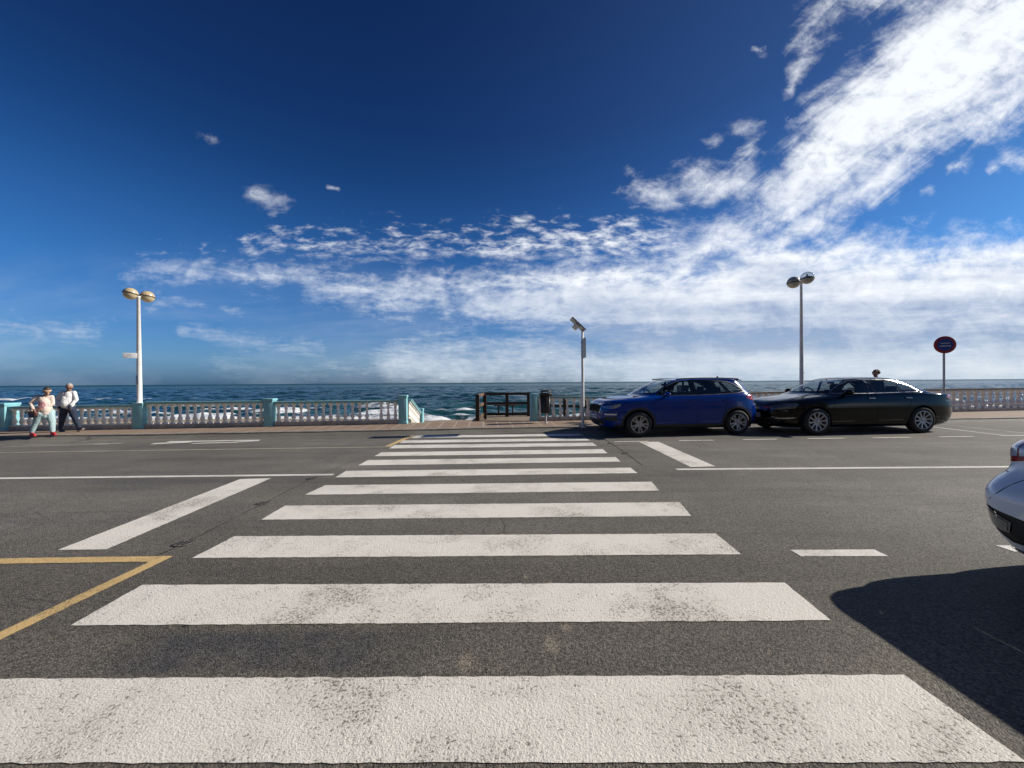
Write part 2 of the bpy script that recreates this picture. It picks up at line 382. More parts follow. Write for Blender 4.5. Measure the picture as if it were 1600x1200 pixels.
ROAD = obj('road', bm, M_asphalt, kind='structure')
# kerb and promenade
bm = B(); n = 160; prev = None
KW = .13
rng = random.Random(3)
for i in range(n+1):
    x = -70+118*i/n; y = yline(KERB, x); j = rng.uniform(-.012,.012); jz = rng.uniform(-.006,.004)
    row = [bm.verts.new(c) for c in ((x,y+j,-.05),(x,y+j*1.3,.105+jz),(x,y+.015+j,.122+jz),(x,y+KW,.123))]
    if prev:
        for k in range(3): bm.faces.new((prev[k], row[k], row[k+1], prev[k+1]))
    prev = row
SW = B(); prev = None
for i in range(n+1):
    x = -70+118*i/n; row = [SW.verts.new((x, yline(KERB, x)+KW, .12)), SW.verts.new((x, yline(FR, x)+.25, .12)), SW.verts.new((x, yline(FR, x)+.25, -3.0))]
    if prev:
        for k in range(2): SW.faces.new((prev[k], row[k], row[k+1], prev[k+1]))
    prev = row
swk = obj('promenade', SW, M_tile, kind='structure')
obj('kerb', bm, M_kerb, swk)

def mark(name, quad, mat, z=.004, px=True, jag=0.0):
    pts = [P(*q) if px else Vector((*q, 0)) for q in quad]
    bm = B(); rr = random.Random(hash(tuple(quad[0])) % 1000); out = []
    for a, b in zip(pts, pts[1:]+pts[:1]):
        k = max(1, int((b-a).length/.05)) if jag else 1
        k = min(k, 120)
        for i in range(k):
            q = a.lerp(b, i/k)
            if i and jag: q = q+Vector((rr.uniform(-jag, jag), rr.uniform(-jag, jag), 0))
            out.append((q.x, q.y, z))
    f = poly(bm, out)
    f.normal_update()
    if f.normal.z < 0: f.normal_flip()
    return obj(name, bm, mat, ROAD)
# zebra: left ends and right ends of each stripe (photo pixels)
ST = [((-75,1193),(-5,1062),(1412,1055),(1610,1196)),((110,978),(222,914.5),(1226,911),(1298,970)),((300,872.5),(366,838.5),(1118,834),(1158,866.5)),
      ((408,812.5),(445,790.5),(1062,785),(1080,806.5)),((476,773.5),(508,758.5),(1018,753),(1030,767)),((524,746.3),(541,736),(985,731),(996,739.5)),
      ((559.5,727.5),(575,719),(962,714.5),(970,721.5)),((585,713),(596,707),(942,702),(949,708.5)),((608,701),(616,695.7),(926,692.0),(933,697.0)),
      ((624,692.5),(631,688.2),(915,684.5),(922,688.5)),((641,684.5),(650,681.0),(905,677.8),(912,681.0))]
ST[0] = ((-195,1194),(-65,1062),(1412,1055),(1604,1192))
for q in ST: mark('crosswalk_stripe', q, M_paint, jag=.004)
mark('give_way_bar', ((90,860),(375,749),(424,747.5),(166,859)), M_paint, .0045, jag=.004)
mark('give_way_bar', ((998,690.5),(1029,690.5),(1118,729),(1079,730)), M_paint, .0045, jag=.003)
def strip(name, a, b, w, mat, z=.004, jag=.003):
    A, Bq = P(*a), P(*b); d = (Bq-A).normalized(); nrm = Vector((-d.y, d.x, 0))*w/2
    return mark(name, [tuple((A-nrm).xy), tuple((Bq-nrm).xy), tuple((Bq+nrm).xy), tuple((A+nrm).xy)], mat, z, px=False, jag=jag)
strip('centre_line', (-700,755.5), (521,741.8), .11, M_line)
strip('centre_line', (1057,733.6), (2300,724.0), .11, M_line)
strip('lane_edge_line', (-700,718), (612,698.2), .08, M_lane)
strip('bay_end_line', (606,697.4), (644,680.8), .14, M_yel)
strip('kerbside_yellow_line', (-500,884), (243,873.8), .105, M_yel, .004)
strip('kerbside_yellow_line', (262,869.5), (-400,1185), .105, M_yel, .0046)
strip('bay_dash', (1243,864.8), (1377,864.2), .13, M_line)
strip('bay_dash', (1570,857.5), (1760,857.0), .13, M_line)
for a, b in (((960,690.3),(1013,689.6)),((1061,688.6),(1115,688.0)),((1161,687.0),(1214,686.3)),((1262,685.3),(1319,684.8)),((1363,684.2),(1422,683.5)),((1468,682.6),(1521,682.0)),((1566,680.9),(1640,680.2))):
    strip('bay_dash', a, b, .09, M_line)
strip('hatch_line', (1400,660.5), (1567,680.4), .09, M_line, .0047)
strip('hatch_line', (1430,658.8), (1640,681.0), .12, M_old, .0040)
# faded painted lettering strokes in the far bay on the left
for a, b, w in (((5,698.4),(170,694.2),.10),((150,693.6),(192,692.8),.16),((32,695.8),(150,693.6),.07),((238,693.6),(300,690.6),.22),((262,690.3),(405,688.0),.16),((300,693.0),(372,691.2),.12),((358,691.6),(405,688.6),.14)):
    strip('worn_bay_marking', a, b, w, M_old if a[0]<200 else M_line, .0042+w*.002)
# saw-cut line across the road beside each end of the crossing
for nm, pts in (('road_joint', [(240,871),(287,850),(411,787),(487,748),(560,717)]), ('road_joint', [(938,682),(955,693),(979,709),(1004,727)])):
    for a, b in zip(pts, pts[1:]): strip(nm, a, b, .012, M_sunk, .0035, 0)
for i, (px, py) in enumerate(((285,850.5),(411,787),(487,748),(954,693),(977,708.5))):
    c = P(px, py, 0); bm = B()
    near = ('shallow slotted metal sensor plate', 'road')
    t = thing('sensor_plate', ['slotted dark plate sunk in the road, the nearest, by the yellow corner', 'slotted dark plate in the road halfway up the left diagonal bar', 'slotted dark plate in the road by the left white centre line', 'dark plate sunk in the road in front of the blue car bonnet', 'dark plate in the road beside the right diagonal bar'][i], 'road stud', (c.x, c.y, .006), 0, 'small dark plates sunk in the road')
    lathe(bm, [(.0,.0),(.075,.0),(.08,.002),(.075,.004),(.0,.004)], 20)
    bmesh.ops.scale(bm, vec=(1.0,.8,1), verts=bm.verts[:]); obj('rim_plate', bm, simple('stud_rim', (.13,.12,.11), .6, var=.2) if 'stud_rim' not in MATS else MATS['stud_rim'], t)
    bm = B()
    for k in (-1, 0, 1): box(bm, (k*.045, 0, .0052), (.02, .095, .004), rz=-.35)
    obj('slot', bm, M_sunk, t)
bm = B(); rs = random.Random(5)
for k in range(9):
    pp = Vector((rs.uniform(-.012,.012), rs.uniform(-.008,.008), .004)); ball(bm, pp, rs.uniform(.002,.0045), (1.3,1,.5), 1)
c = P(290,979); o = obj('debris', bm, M_sunk); o.location = (c.x, c.y, .0); tag(o, 'tiny dark bits of grit on asphalt just below the second stripe', 'grit')

# beach
SEAZ = -2.45
def shore(x): return 41.0 + min(4.0, .16*max(0, -x-4)) + 1.2*math.sin(x*.07+.6) + .7*math.sin(x*.21) + (-1.5 if x > 6 else 0)*min(1, max(0, (x-6)/10)) + .02*max(0, -x)
bm = B(); g = []
X = np.linspace(-120, 120, 161); T = np.linspace(0, 1, 46)
for x in X:
    y0 = yline(FR, min(max(x, -70), 48))+.2; ys = shore(x)
    col = []
    for t in T:
        y = y0+(ys+14-y0)*t; z = -1.35-.25*t if t < .3 else -1.425-(t-.3)/.7*3.2*((ys+14-y0)/30)
        k = (y-y0)/(ys-y0); z = -1.25 - 1.2*k - max(0, k-1)*2 + .04*math.sin(x*1.7+y*2.1)+.03*math.sin(x*.6-y*3.)
        col.append(bm.verts.new((x, y, z)))
    g.append(col)
for a, b in zip(g, g[1:]):
    for i in range(len(T)-1): bm.faces.new((a[i], b[i], b[i+1], a[i+1]))
m, nb = newmat('sand'); p = nb.pos(); n1 = nb.noise(p, .5, 6, .65); n2 = nb.noise(p, 14, 5, .7); pz = nb.sep(p)[2]
c = nb.mix(nb.mapr(n1, .3, .7, 0, 1), (.46,.37,.25,1), (.58,.49,.35,1)); c = nb.mix(nb.mapr(n2, .5, .7, 0, .5), c, (.30,.24,.17,1))
c = nb.mix(nb.mapr(pz+(n1-.5)*.3, -2.1, -2.35, 0, .75), c, (.16,.12,.08,1))
outp(nb, pbsdf(nb, col=c, rough=.9, normal=bump(nb, n2, .03)))
obj('beach', bm, m, smooth=180, kind='structure')

# sea
def sea():
    rs = np.random.RandomState(4)
    a = np.linspace(-2.4, 2.4, 620); rows = np.concatenate([np.geomspace(30, 520, 520), np.geomspace(560, 90000, 40)])
    A, Y = np.meshgrid(a, rows); Xg = A*Y
    Z = np.zeros_like(Xg)
    for k in range(64):
        lam = np.exp(rs.uniform(np.log(.9), np.log(13))); th = rs.normal(0, .55) + .25; amp = .0105*lam**.85
        kx, ky = 2*np.pi/lam*np.sin(th), 2*np.pi/lam*np.cos(th); ph = rs.uniform(0, 6.28)
        s = np.sin(kx*Xg+ky*Y+ph+.6*np.sin(Xg*.05+k)); fade = np.clip(1.25-(Y/(lam*75)), 0, 1)
        Z += amp*fade*(np.exp(s)-1.27)*.8
    sh = np.vectorize(shore)(np.clip(Xg, -300, 300)); d = Y-sh
    # breaking swells parallel to the shore
    for (d0, h, wd, f) in ((3.2, .34, 1.0, .31), (8.0, .55, 1.4, .17), (15.0, .45, 2.0, .23), (26, .4, 2.4, .13)):
        dd = d-d0-1.0*np.sin(Xg*.11*f*5+d0)-.5*np.sin(Xg*.33+d0*2)
        e = np.where(dd < 0, np.exp(-(dd/(wd*.55))**2), np.exp(-(dd/(wd*2.2))**2))
        Z += h*e*np.clip(.55+.6*np.sin(Xg*f+d0*1.7), .05, 1)
    Z *= np.clip((d+4)/6, .12, 1)
    Z += SEAZ
    nr, nc = Xg.shape
    co = np.stack([Xg, Y, Z], -1).reshape(-1, 3)
    idx = np.arange(nr*nc).reshape(nr, nc)
    f = np.stack([idx[:-1,:-1], idx[:-1,1:], idx[1:,1:], idx[1:,:-1]], -1).reshape(-1, 4)
    me = bpy.data.meshes.new('sea'); me.vertices.add(len(co)); me.vertices.foreach_set('co', co.ravel())
    me.loops.add(f.size); me.loops.foreach_set('vertex_index', f.ravel().astype(np.int32))
    me.polygons.add(len(f)); me.polygons.foreach_set('loop_start', np.arange(0, f.size, 4, dtype=np.int32)); me.polygons.foreach_set('loop_total', np.full(len(f), 4, dtype=np.int32))
    me.polygons.foreach_set('use_smooth', np.ones(len(f), dtype=bool)); me.update()
    at = me.attributes.new('shoredist', 'FLOAT', 'POINT'); at.data.foreach_set('value', d.ravel().astype(np.float32))
    return me
m, nb = newmat('sea_water'); p = nb.pos(); x, y, z = nb.sep(p)
sdn = V(nb, nb.n('ShaderNodeAttribute', attribute_name='shoredist').outputs['Fac'])
p2 = nb.xyz(x, y, 0.0)
big = nb.noise(nb.scalev(p2, (.35, 1, 1)), .035, 5, .6, .5)
w_a = nb.noise(nb.scalev(p2, (.45, 1, 1)), 1.6, 5, .62, .4); w_b = nb.noise(nb.scalev(p2, (.4, 1, 1)), .38, 6, .62, .5); w_c = nb.noise(nb.scalev(p2, (.3, 1, 1)), .07, 7, .65, .5)
w_d = nb.noise(nb.scalev(p2, (.3, 1, 1)), .012, 7, .68, .5)
far = nb.mapr(y, 60, 600, 0, 1)
hgt = w_a*.24*nb.mapr(y, 40, 160, 1, .3) + w_b*.7*nb.mapr(y, 60, 900, 1, .3) + w_c*1.3*nb.mapr(y, 80, 400, .1, 1) + w_d*9.0*nb.mapr(y, 300, 2500, 0, 1)
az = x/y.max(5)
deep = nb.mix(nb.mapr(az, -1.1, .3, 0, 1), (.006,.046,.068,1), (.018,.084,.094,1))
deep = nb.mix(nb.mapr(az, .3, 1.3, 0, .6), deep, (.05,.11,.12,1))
colr = nb.mix(nb.mapr(big, .4, .65, 0, .6), deep, (.008,.04,.052,1))
sh_ = nb.mapr(sdn, 2, 60, 1, 0, True)
colr = nb.mix(sh_*.35, colr, (.035,.13,.125,1))
cw = nb.noise(nb.scalev(p2, (.14, 1, 1)), .30, 6, .65, .6)
foamn = nb.noise(nb.scalev(p2, (.4, 1, 1)), 1.4, 8, .7, .5)
crest = nb.mapr(z, SEAZ+.26, SEAZ+.52, 0, 1)*nb.mapr(sdn, 40, 15, .0, 1)
surf = nb.mapr(sdn, 24, 1, 0, .42)
zone = nb.mapr(x, -6, -1, 1, 0)*1.0
zone = zone.max(nb.mapr(x, 12, 22, 0, .9))
lim = zone*11.0 + 3.0
surf = nb.mapr(sdn/lim, 1.0, .0, 0, .36).max(nb.mapr(sdn, 3.4, 1.2, 0, .6))
crest = crest*(zone*.8+.2)
fo = nb.mapr(crest*.55 + surf + (foamn-.5)*1.2 + (cw-.5)*1.7, .36, .55, 0, 1)*nb.mapr(sdn/lim, 1.7, .9, 0, 1)
caps = nb.mapr(cw*.5+foamn*.5, .665, .69, 0, .75)*nb.mapr(y, 60, 500, 1, .0)
fw = nb.noise(nb.scalev(p2, (.03, 1, 1)), .11, 5, .6, .6)
brk = nb.mapr(nb.m('ABSOLUTE', sdn-62.0 + (fw-.5)*14.0), 2.6, 1.2, 0, 1)*nb.mapr(x, -88, -94, 0, 1)*nb.mapr(foamn, .36, .46, 0, 1)
fo = fo.max(caps).max(brk)
# wave faces: facet light and shade painted into the colour at all distances
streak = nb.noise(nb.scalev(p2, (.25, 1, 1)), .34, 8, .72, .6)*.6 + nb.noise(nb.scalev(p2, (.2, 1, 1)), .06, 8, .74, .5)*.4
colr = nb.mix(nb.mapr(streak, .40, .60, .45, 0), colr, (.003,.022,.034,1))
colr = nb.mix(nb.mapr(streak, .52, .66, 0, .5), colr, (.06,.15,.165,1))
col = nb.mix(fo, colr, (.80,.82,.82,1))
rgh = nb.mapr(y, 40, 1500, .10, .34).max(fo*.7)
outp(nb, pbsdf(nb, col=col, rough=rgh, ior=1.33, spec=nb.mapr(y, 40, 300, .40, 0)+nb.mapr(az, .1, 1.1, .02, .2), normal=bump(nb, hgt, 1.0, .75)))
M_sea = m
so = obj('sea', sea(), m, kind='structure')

# ------------------------------------------------------------------ balustrades
def bal_profile(H, s=1.0):
    pr = [(.052,.085),(.050,.10),(.040,.115),(.036,.13),(.052,.17),(.066,.22),(.068,.26),(.058,.32),(.042,.40),(.034,.50),(.032,.58),(.038,.66),(.050,.71),(.052,.74),(.040,.765),(.038,.80),(.050,.86),(.058,.90)]
    return [(r*s, z*H) for r, z in pr]
BMESH = {}
def baluster_mesh(H, s, mat):
    key = (round(H, 2), s, mat.name)
    if key not in BMESH:
        bm = B(); lathe(bm, bal_profile(H, s), 14)
        box(bm, (0,0,.0425*H), (.125*s,.125*s,.085*H)); box(bm, (0,0,.95*H), (.125*s,.125*s,.10*H))
        for f in bm.faces: f.smooth = True
        for e in bm.edges:
            if len(e.link_faces) == 2 and e.calc_face_angle(0) > R(50): e.smooth = False
        me = bpy.data.meshes.new('baluster'); bm.to_mesh(me); bm.free(); me.materials.append(mat); BMESH[key] = me
    return BMESH[key]
def balustrade(A, Bp, zt0, zt1, n, label, skip=(), s=1.0, mat=None, tilt=None, inset=.10, rm=None):
    """A,Bp ground ends (z of the base), zt tops of the rail above the base"""
    mat = mat or M_bal
    d = Vector((Bp.x-A.x, Bp.y-A.y, 0)); L = d.length; rz = math.atan2(d.y, d.x); slope = (Bp.z+zt1-A.z-zt0)/L
    t = thing('balustrade', label, 'balustrade', A, rz, 'stone balustrades along the sea side of the promenade')
    def at(x): return (Bp.z-A.z)*x/L
    def topz(x): return zt0+(Bp.z-A.z+zt1-zt0)*x/L
    bm = B(); PH = .13
    h0 = [(0, at(0)-.02), (L, at(L)-.02), (L, at(L)+PH), (0, at(0)+PH)]
    prism(bm, h0, -.10, .10); obj('plinth', bm, M_plinth, t)
    bm = B(); RH = .075
    prism(bm, [(0, topz(0)-RH), (L, topz(L)-RH), (L, topz(L)-.02), (0, topz(0)-.02)], -.105, .105)
    prism(bm, [(0, topz(0)-.02), (L, topz(L)-.02), (L, topz(L)), (0, topz(0))], -.125, .125); obj('rail', bm, rm or M_rail, t)
    for i in range(n):
        if i in skip: continue
        x = inset+(L-2*inset)*i/max(1, n-1)
        H = topz(x)-RH-at(x)-PH+.004
        me = baluster_mesh(H, s, mat); o = bpy.data.objects.new('baluster', me); link(o, t); o.location = (x, 0, at(x)+PH-.002)
        o.rotation_euler = (0, 0, rng.uniform(-.05,.05))
    return t
def pillar(c, H, label, w=.30, rz=0.0, capw=.05, mat=None):
    t = thing('balustrade_pillar', label, 'pillar', c, rz, 'turquoise pillars of the balustrade')
    bm = B(); box(bm, (0,0,(H-.06)/2-.02), (w, w, H-.02), bev=.006); obj('shaft', bm, mat or M_turq, t, smooth=30)
    bm = B(); box(bm, (0,0,H-.03), (w+capw, w+capw, .07), bev=.015); box(bm, (0,0,H-.085), (w+capw*.4, w+capw*.4, .04), bev=.006); obj('cap', bm, mat or M_turq, t, smooth=30)
    bm = B(); box(bm, (0,-.0,.03), (w+.03, w+.03, .10), bev=.008); obj('base', bm, mat or M_turq, t, smooth=30)
    return t
def topof(px, py, Y): return Pd(px, py, Y).z-.12
p0, p1, p2, p3, p4, pe = (BAL[k] for k in ('p0','p1','p2','p3','p4','e'))
def between(A, Bq, a, b): 
    d = (Bq-A).normalized(); return A+d*a, Bq-d*b
# far-left run, out of frame beyond the first pillar
q0 = p0+(p0-p1)*1.0; q0.y = p0.y-.35*0
A_, B_ = between(q0, p0, .15, .17)
balustrade(A_, B_, .78, .80, 18, 'stone balustrade running off the left edge of the picture', rm=M_rail)
A_, B_ = between(p0, p1, .17, .15)
balustrade(A_, B_, topof(30,634.8,A_.y), topof(205,632,B_.y), 17, 'stone balustrade behind the two walkers, left of the left lamp post')
A_, B_ = between(p1, p2, .15, .17)
balustrade(A_, B_, topof(228,627.8,A_.y), topof(412,626.2,B_.y), 16, 'stone balustrade just right of the left lamp post')
A_, B_ = between(p2, p3, .17, .16)
balustrade(A_, B_, topof(432,627.2,A_.y), topof(622,624.8,B_.y), 17, 'stone balustrade with one baluster missing, left of the beach steps', skip=(13,))
rzl = math.atan2(p3.y-p0.y, p3.x-p0.x)
pillar(p0, topof(8,629.8,p0.y), 'turquoise pillar at the left edge of the picture behind the walkers', .40, rzl, .06)
pillar(p1, topof(221,630.4,p1.y)+.02, 'turquoise pillar carrying the left globe lamp post', .30, rzl, .02)
pillar(p2, topof(421,622.8,p2.y), 'turquoise pillar with a wide cap between two baluster runs', .27, rzl, .07)
pillar(p3, topof(630,617.5,p3.y), 'tall turquoise pillar at the top of the beach stair', .27, rzl, .05)
# stair railing down to the beach and its end pillar
s0 = p3+Vector((.12,.22,0)); s1 = Vector((s0.x+.55*1.0, s0.y+2.9, -1.05))
s1 = Pd(660, 657, s0.y+2.7); s1 = Vector((s1.x-.15, s1.y, -.55))
t = balustrade(s0, s1, .86, .84, 12, 'stone stair balustrade sloping down to the beach', mat=M_bal)
e1 = s1+Vector((.02,.2,0)); pillar(e1, .98, 'small turquoise pillar at the foot of the stair balustrade', .24, 0, .03)
# steps down
bm = B(); y = p3.y+.35
xl, xr_ = p3.x+.25, Pd(742, 657, p4.y).x
for k in range(10):
    box(bm, ((xl+xr_)/2, y+.3*k+.15, .12-.15*(k+1)-.8), (xr_-xl, .31, 1.6+.001*k))
obj('steps', bm, M_conc, kind='structure')
# right of the deck: run to behind the cars, pillars, then the pale run
rl = (pe-p4).normalized()
c1 = p4+(pe-p4)*.205; c2 = p4+(pe-p4)*.44; c3 = p4+(pe-p4)*.72
def rtop(p, k): return .84+.18*k
A_, B_ = between(p4, c1, .12, .14); balustrade(A_, B_, topof(842,618.5,A_.y), topof(945,619.8,B_.y), 14, 'stone balustrade behind the litter bin and the solar lamp')
pr_ = math.atan2(rl.y, rl.x)
pillar(p4, topof(834,615.3,p4.y), 'slim turquoise pillar between wooden deck and litter bin', .24, pr_, .01)
pillar(c1, .93, 'turquoise pillar hidden behind the bonnet of the blue car', .27, pr_)
A_, B_ = between(c1, c2, .14, .14); balustrade(A_, B_, .85, .95, 16, 'stone balustrade behind the blue car')
pillar(c2, 1.04, 'turquoise pillar behind the gap between the two parked cars', .27, pr_, mat=M_plinth)
A_, B_ = between(c2, c3, .14, .14); balustrade(A_, B_, .95, 1.0, 17, 'stone balustrade behind the bonnet of the black saloon', rm=M_plinth)
pillar(c3, 1.08, 'pillar hidden behind the black saloon', .27, pr_, mat=M_plinth)
A_, B_ = between(c3, bend, .14, .0); LN = (B_-A_).length
balustrade(A_, B_, .99, 1.06, int(LN/.395), 'pale thick balustrade running off the right edge beyond the round sign', s=1.75, mat=M_balw, rm=M_conc)

# ------------------------------------------------------------------ wooden deck with railing, picnic rail, boardwalk rail
def post(bm, x, y, z0, z1, w=.10): box(bm, (x, y, (z0+z1)/2), (w, w, z1-z0), bev=.006)
Yd = p4.y
a = Pd(746, 616.5, Yd+.25); b = Pd(829, 613.8, Yd+2.0); fl = Pd(757, 615, Yd+2.0)
t = thing('wooden_railing', 'dark brown timber railing around the deck left of the slim pillar', 'railing', (a.x, a.y, .12))
def L_(p): return (p.x-a.x, p.y-a.y, p.z-.12)
bm = B(); w = .11
post(bm, 0, 0, -.0, a.z-.12, .14); obj('post', bm, M_wood, t, smooth=30)
xa, xb = fl.x-a.x, b.x-a.x-.05; yb = b.y-a.y; zt = b.z-.12-.02; zt = .55 + (b.z-1.10) if False else b.z-.12
for x_ in (xa, (xa+xb)/2, xb-.04):
    bm = B(); post(bm, x_, yb, -.4, zt, .13); obj('post', bm, M_wood, t, smooth=30)
bm = B(); post(bm, 0.25, .55, -.2, zt-.02, .10); obj('post', bm, M_wood, t, smooth=30)
for zz, hh in ((zt-.03,.11),(Pd(790,630,b.y).z-.12,.11),(Pd(790,646.5,b.y).z-.12,.11)):
    bm = B(); box(bm, ((xa+xb)/2, yb-.075, zz), (xb-xa+.12, .05, hh), bev=.005); obj('cross_rail', bm, M_wood, t, smooth=30)
    bm = B(); dxx, dyy = xa-.02, yb-.0
    box(bm, (dxx/2, dyy/2-.02, zz-.01), (.05, math.hypot(dxx, dyy), hh), rz=math.atan2(-dxx, dyy), bev=.005); obj('side_rail', bm, M_wood2, t, smooth=30)
bm = B()
for k in range(15): box(bm, ((xa+xb)/2-.1, .1+k*.145, -.03), (xb-xa+.5, .138, .05), bev=.004)
obj('deck_boards', bm, simple('deck_board', (.24,.185,.13), .75, var=.25, scale=4, dirt=((.12,.09,.06),.6)), t, smooth=30)
bm = B(); q = Pd(790, 633.5, Yd+4.2)
tb = thing('wooden_bench', 'small dark wooden bench seen through the deck railing', 'bench', (q.x, q.y, -.12))
box(bm, (0,0,q.z+.12), (Pd(808,633,Yd+4.2).x-Pd(772,633,Yd+4.2).x, .35, .05), bev=.005); obj('seat', bm, M_wood, tb, smooth=30)
for sx in (-1, 1):
    bm = B(); box(bm, (sx*.33, 0, (q.z+.12)/2-.02), (.07, .3, q.z+.1), bev=.005); obj('leg', bm, M_wood, tb, smooth=30)
# beyond the balustrade: lower boardwalk railing
Y2 = p4.y+2.6
g0 = Pd(842, 617.8, Y2); 
t = thing('boardwalk_railing', 'dark timber boardwalk railing seen through the balusters right of the deck', 'railing', (g0.x, g0.y, -.6))
posts = [(842,618,650),(882,622.5,634.5),(917.5,621,649),(955,623,650),(1000,623,650)]
pts = [Pd(px, py, Y2) for px, py, _ in posts]
for q, (px, py, pb) in zip(pts, posts):
    bm = B(); post(bm, q.x-g0.x, 0, Pd(px, pb, Y2).z+.6 if px != 882 else .3, q.z+.6, .12 if px != 917.5 else .17); obj('post', bm, M_wood, t, smooth=30)
for z0_, z1_ in ((617.6, 623.5), (632.5, 639)):
    a_, b_ = Pd(842, z0_, Y2), Pd(1000, z1_, Y2); bm = B()
    dd = b_-a_; box(bm, ((a_.x+b_.x)/2-g0.x, -.08, (a_.z+b_.z)/2+.6), (dd.length, .05, .10), ry=-math.atan2(dd.z, dd.x)); obj('cross_rail', bm, M_wood, t, smooth=30)

# ------------------------------------------------------------------ litter bin
c = Pd(853, 640, P(853,656.5,.12).y); by = P(853,661.0,.12)
t = thing('litter_bin', 'black slatted litter bin on a short post in front of the balustrade', 'bin', by)
zb, zt_ = Pd(853,645.5,by.y).z-.12, Pd(853,608.3,by.y).z-.12
bm = B(); tube(bm, (0,.0,0), (0,.0,zb+.03), .03); lathe(bm, [(0,0),(.08,0),(.08,.012),(.03,.02),(0,.02)], 16); obj('post', bm, M_poleg, t, smooth=40)
bm = B(); lathe(bm, [(.0,zb),(.155,zb),(.165,zb+.02),(.185,zt_-.20),(.178,zt_-.20),(.15,zb+.03),(0,zb+.03)], 24); obj('basket', bm, M_blackm, t, smooth=40)
bm = B()
for k in range(20):
    a_ = 2*math.pi*k/20; tube(bm, (.165*math.cos(a_), .165*math.sin(a_), zb+.01), (.192*math.cos(a_), .192*math.sin(a_), zt_-.18), .008, seg=6)
obj('slats', bm, M_blackm, t, smooth=40)
bm = B(); lathe(bm, [(.195,zt_-.2),(.205,zt_-.2),(.208,zt_-.13),(.2,zt_-.12),(.192,zt_-.13)], 24, closed=True)
lathe(bm, [(.0,zt_-.02),(.15,zt_-.03),(.20,zt_-.06),(.205,zt_-.085),(.19,zt_-.08),(.0,zt_-.05)], 24); obj('lid', bm, M_blackm, t, smooth=40)
bm = B()
for k in range(4):
    a_ = math.pi/4+math.pi/2*k; tube(bm, (.195*math.cos(a_), .195*math.sin(a_), zt_-.13), (.195*math.cos(a_), .195*math.sin(a_), zt_-.07), .010, seg=8)
tube(bm, (.2,0,zt_-.03), (.235,0,zt_-.10), .008, seg=6); tube(bm, (.235,0,zt_-.10), (.19,0,zt_-.16), .008, seg=6)
obj('lid_bracket', bm, M_blackm, t, smooth=40)

# ------------------------------------------------------------------ globe lamp posts
def globe_mats():
    m, nb = newmat('amber_globe'); p = nb.obj(); n = nb.noise(p, 4, 5, .6)
    c = nb.mix(nb.mapr(n, .3, .7, 0, .6), (.60,.49,.30,1), (.44,.34,.20,1)); outp(nb, pbsdf(nb, col=c, rough=.22, coat=.5, spec=.5))
    m, nb = newmat('clear_globe')
    fr = nb.n('ShaderNodeLayerWeight', {'Blend': .35}); f = V(nb, fr.outputs['Facing'])
    tr = nb.n('ShaderNodeBsdfTransparent', {'Color': (.80,.84,.88,1)}); gl = nb.n('ShaderNodeBsdfGlossy', {'Color': (.9,.9,.9,1), 'Roughness': .04})
    mx = nb.n('ShaderNodeMixShader', {0: nb.mapr(f, 0, 1, .10, .75)}); nb.t.links.new(tr.outputs[0], mx.inputs[1]); nb.t.links.new(gl.outputs[0], mx.inputs[2]); outp(nb, mx)
globe_mats()
M_smoke = simple('dusty_globe', (.40,.37,.29), .3, var=.2, scale=5, coat=.4)
def globe(t, c, r, tilt, upper, lower):
    g = bpy.data.objects.new('globe', None)
    bm = B(); lathe(bm, [(r*math.sin(R(a)), -r*math.cos(R(a))) for a in range(0, 93, 6)], 32)
    M = Matrix.Translation(c) @ tilt
    bmesh.ops.transform(bm, matrix=M, verts=bm.verts[:]); go = obj('lower_globe', bm, MATS[lower], t, smooth=180)
    bm = B(); lathe(bm, [(r*math.sin(R(a)), r*.97*math.cos(R(a))) for a in range(0, 93, 6)][::-1], 32)
    bmesh.ops.transform(bm, matrix=M, verts=bm.verts[:]); go = obj('upper_globe', bm, MATS[upper], t, smooth=180)
    bm = B(); lathe(bm, [(r*.97,-.018),(r*1.06,-.018),(r*1.09,-.006),(r*1.06,.014),(r*.97,.014)], 32, closed=True)
    bmesh.ops.transform(bm, matrix=M, verts=bm.verts[:]); obj('band', bm, M_blackm if upper == 'clear_globe' else MATS['bronze_band'], go, smooth=40)
    if upper == 'clear_globe':
        bm = B(); lathe(bm, [(0,-.03),(r*.55,-.02),(r*.62,.03),(r*.4,.06),(.03,.07),(0,.07)], 20); tube(bm, (0,0,.06),(0,0,.13),.03)
        bmesh.ops.transform(bm, matrix=M, verts=bm.verts[:]); obj('lamp_fitting', bm, M_galv, go, smooth=40)
simple('bronze_band', (.10,.075,.045), .5)
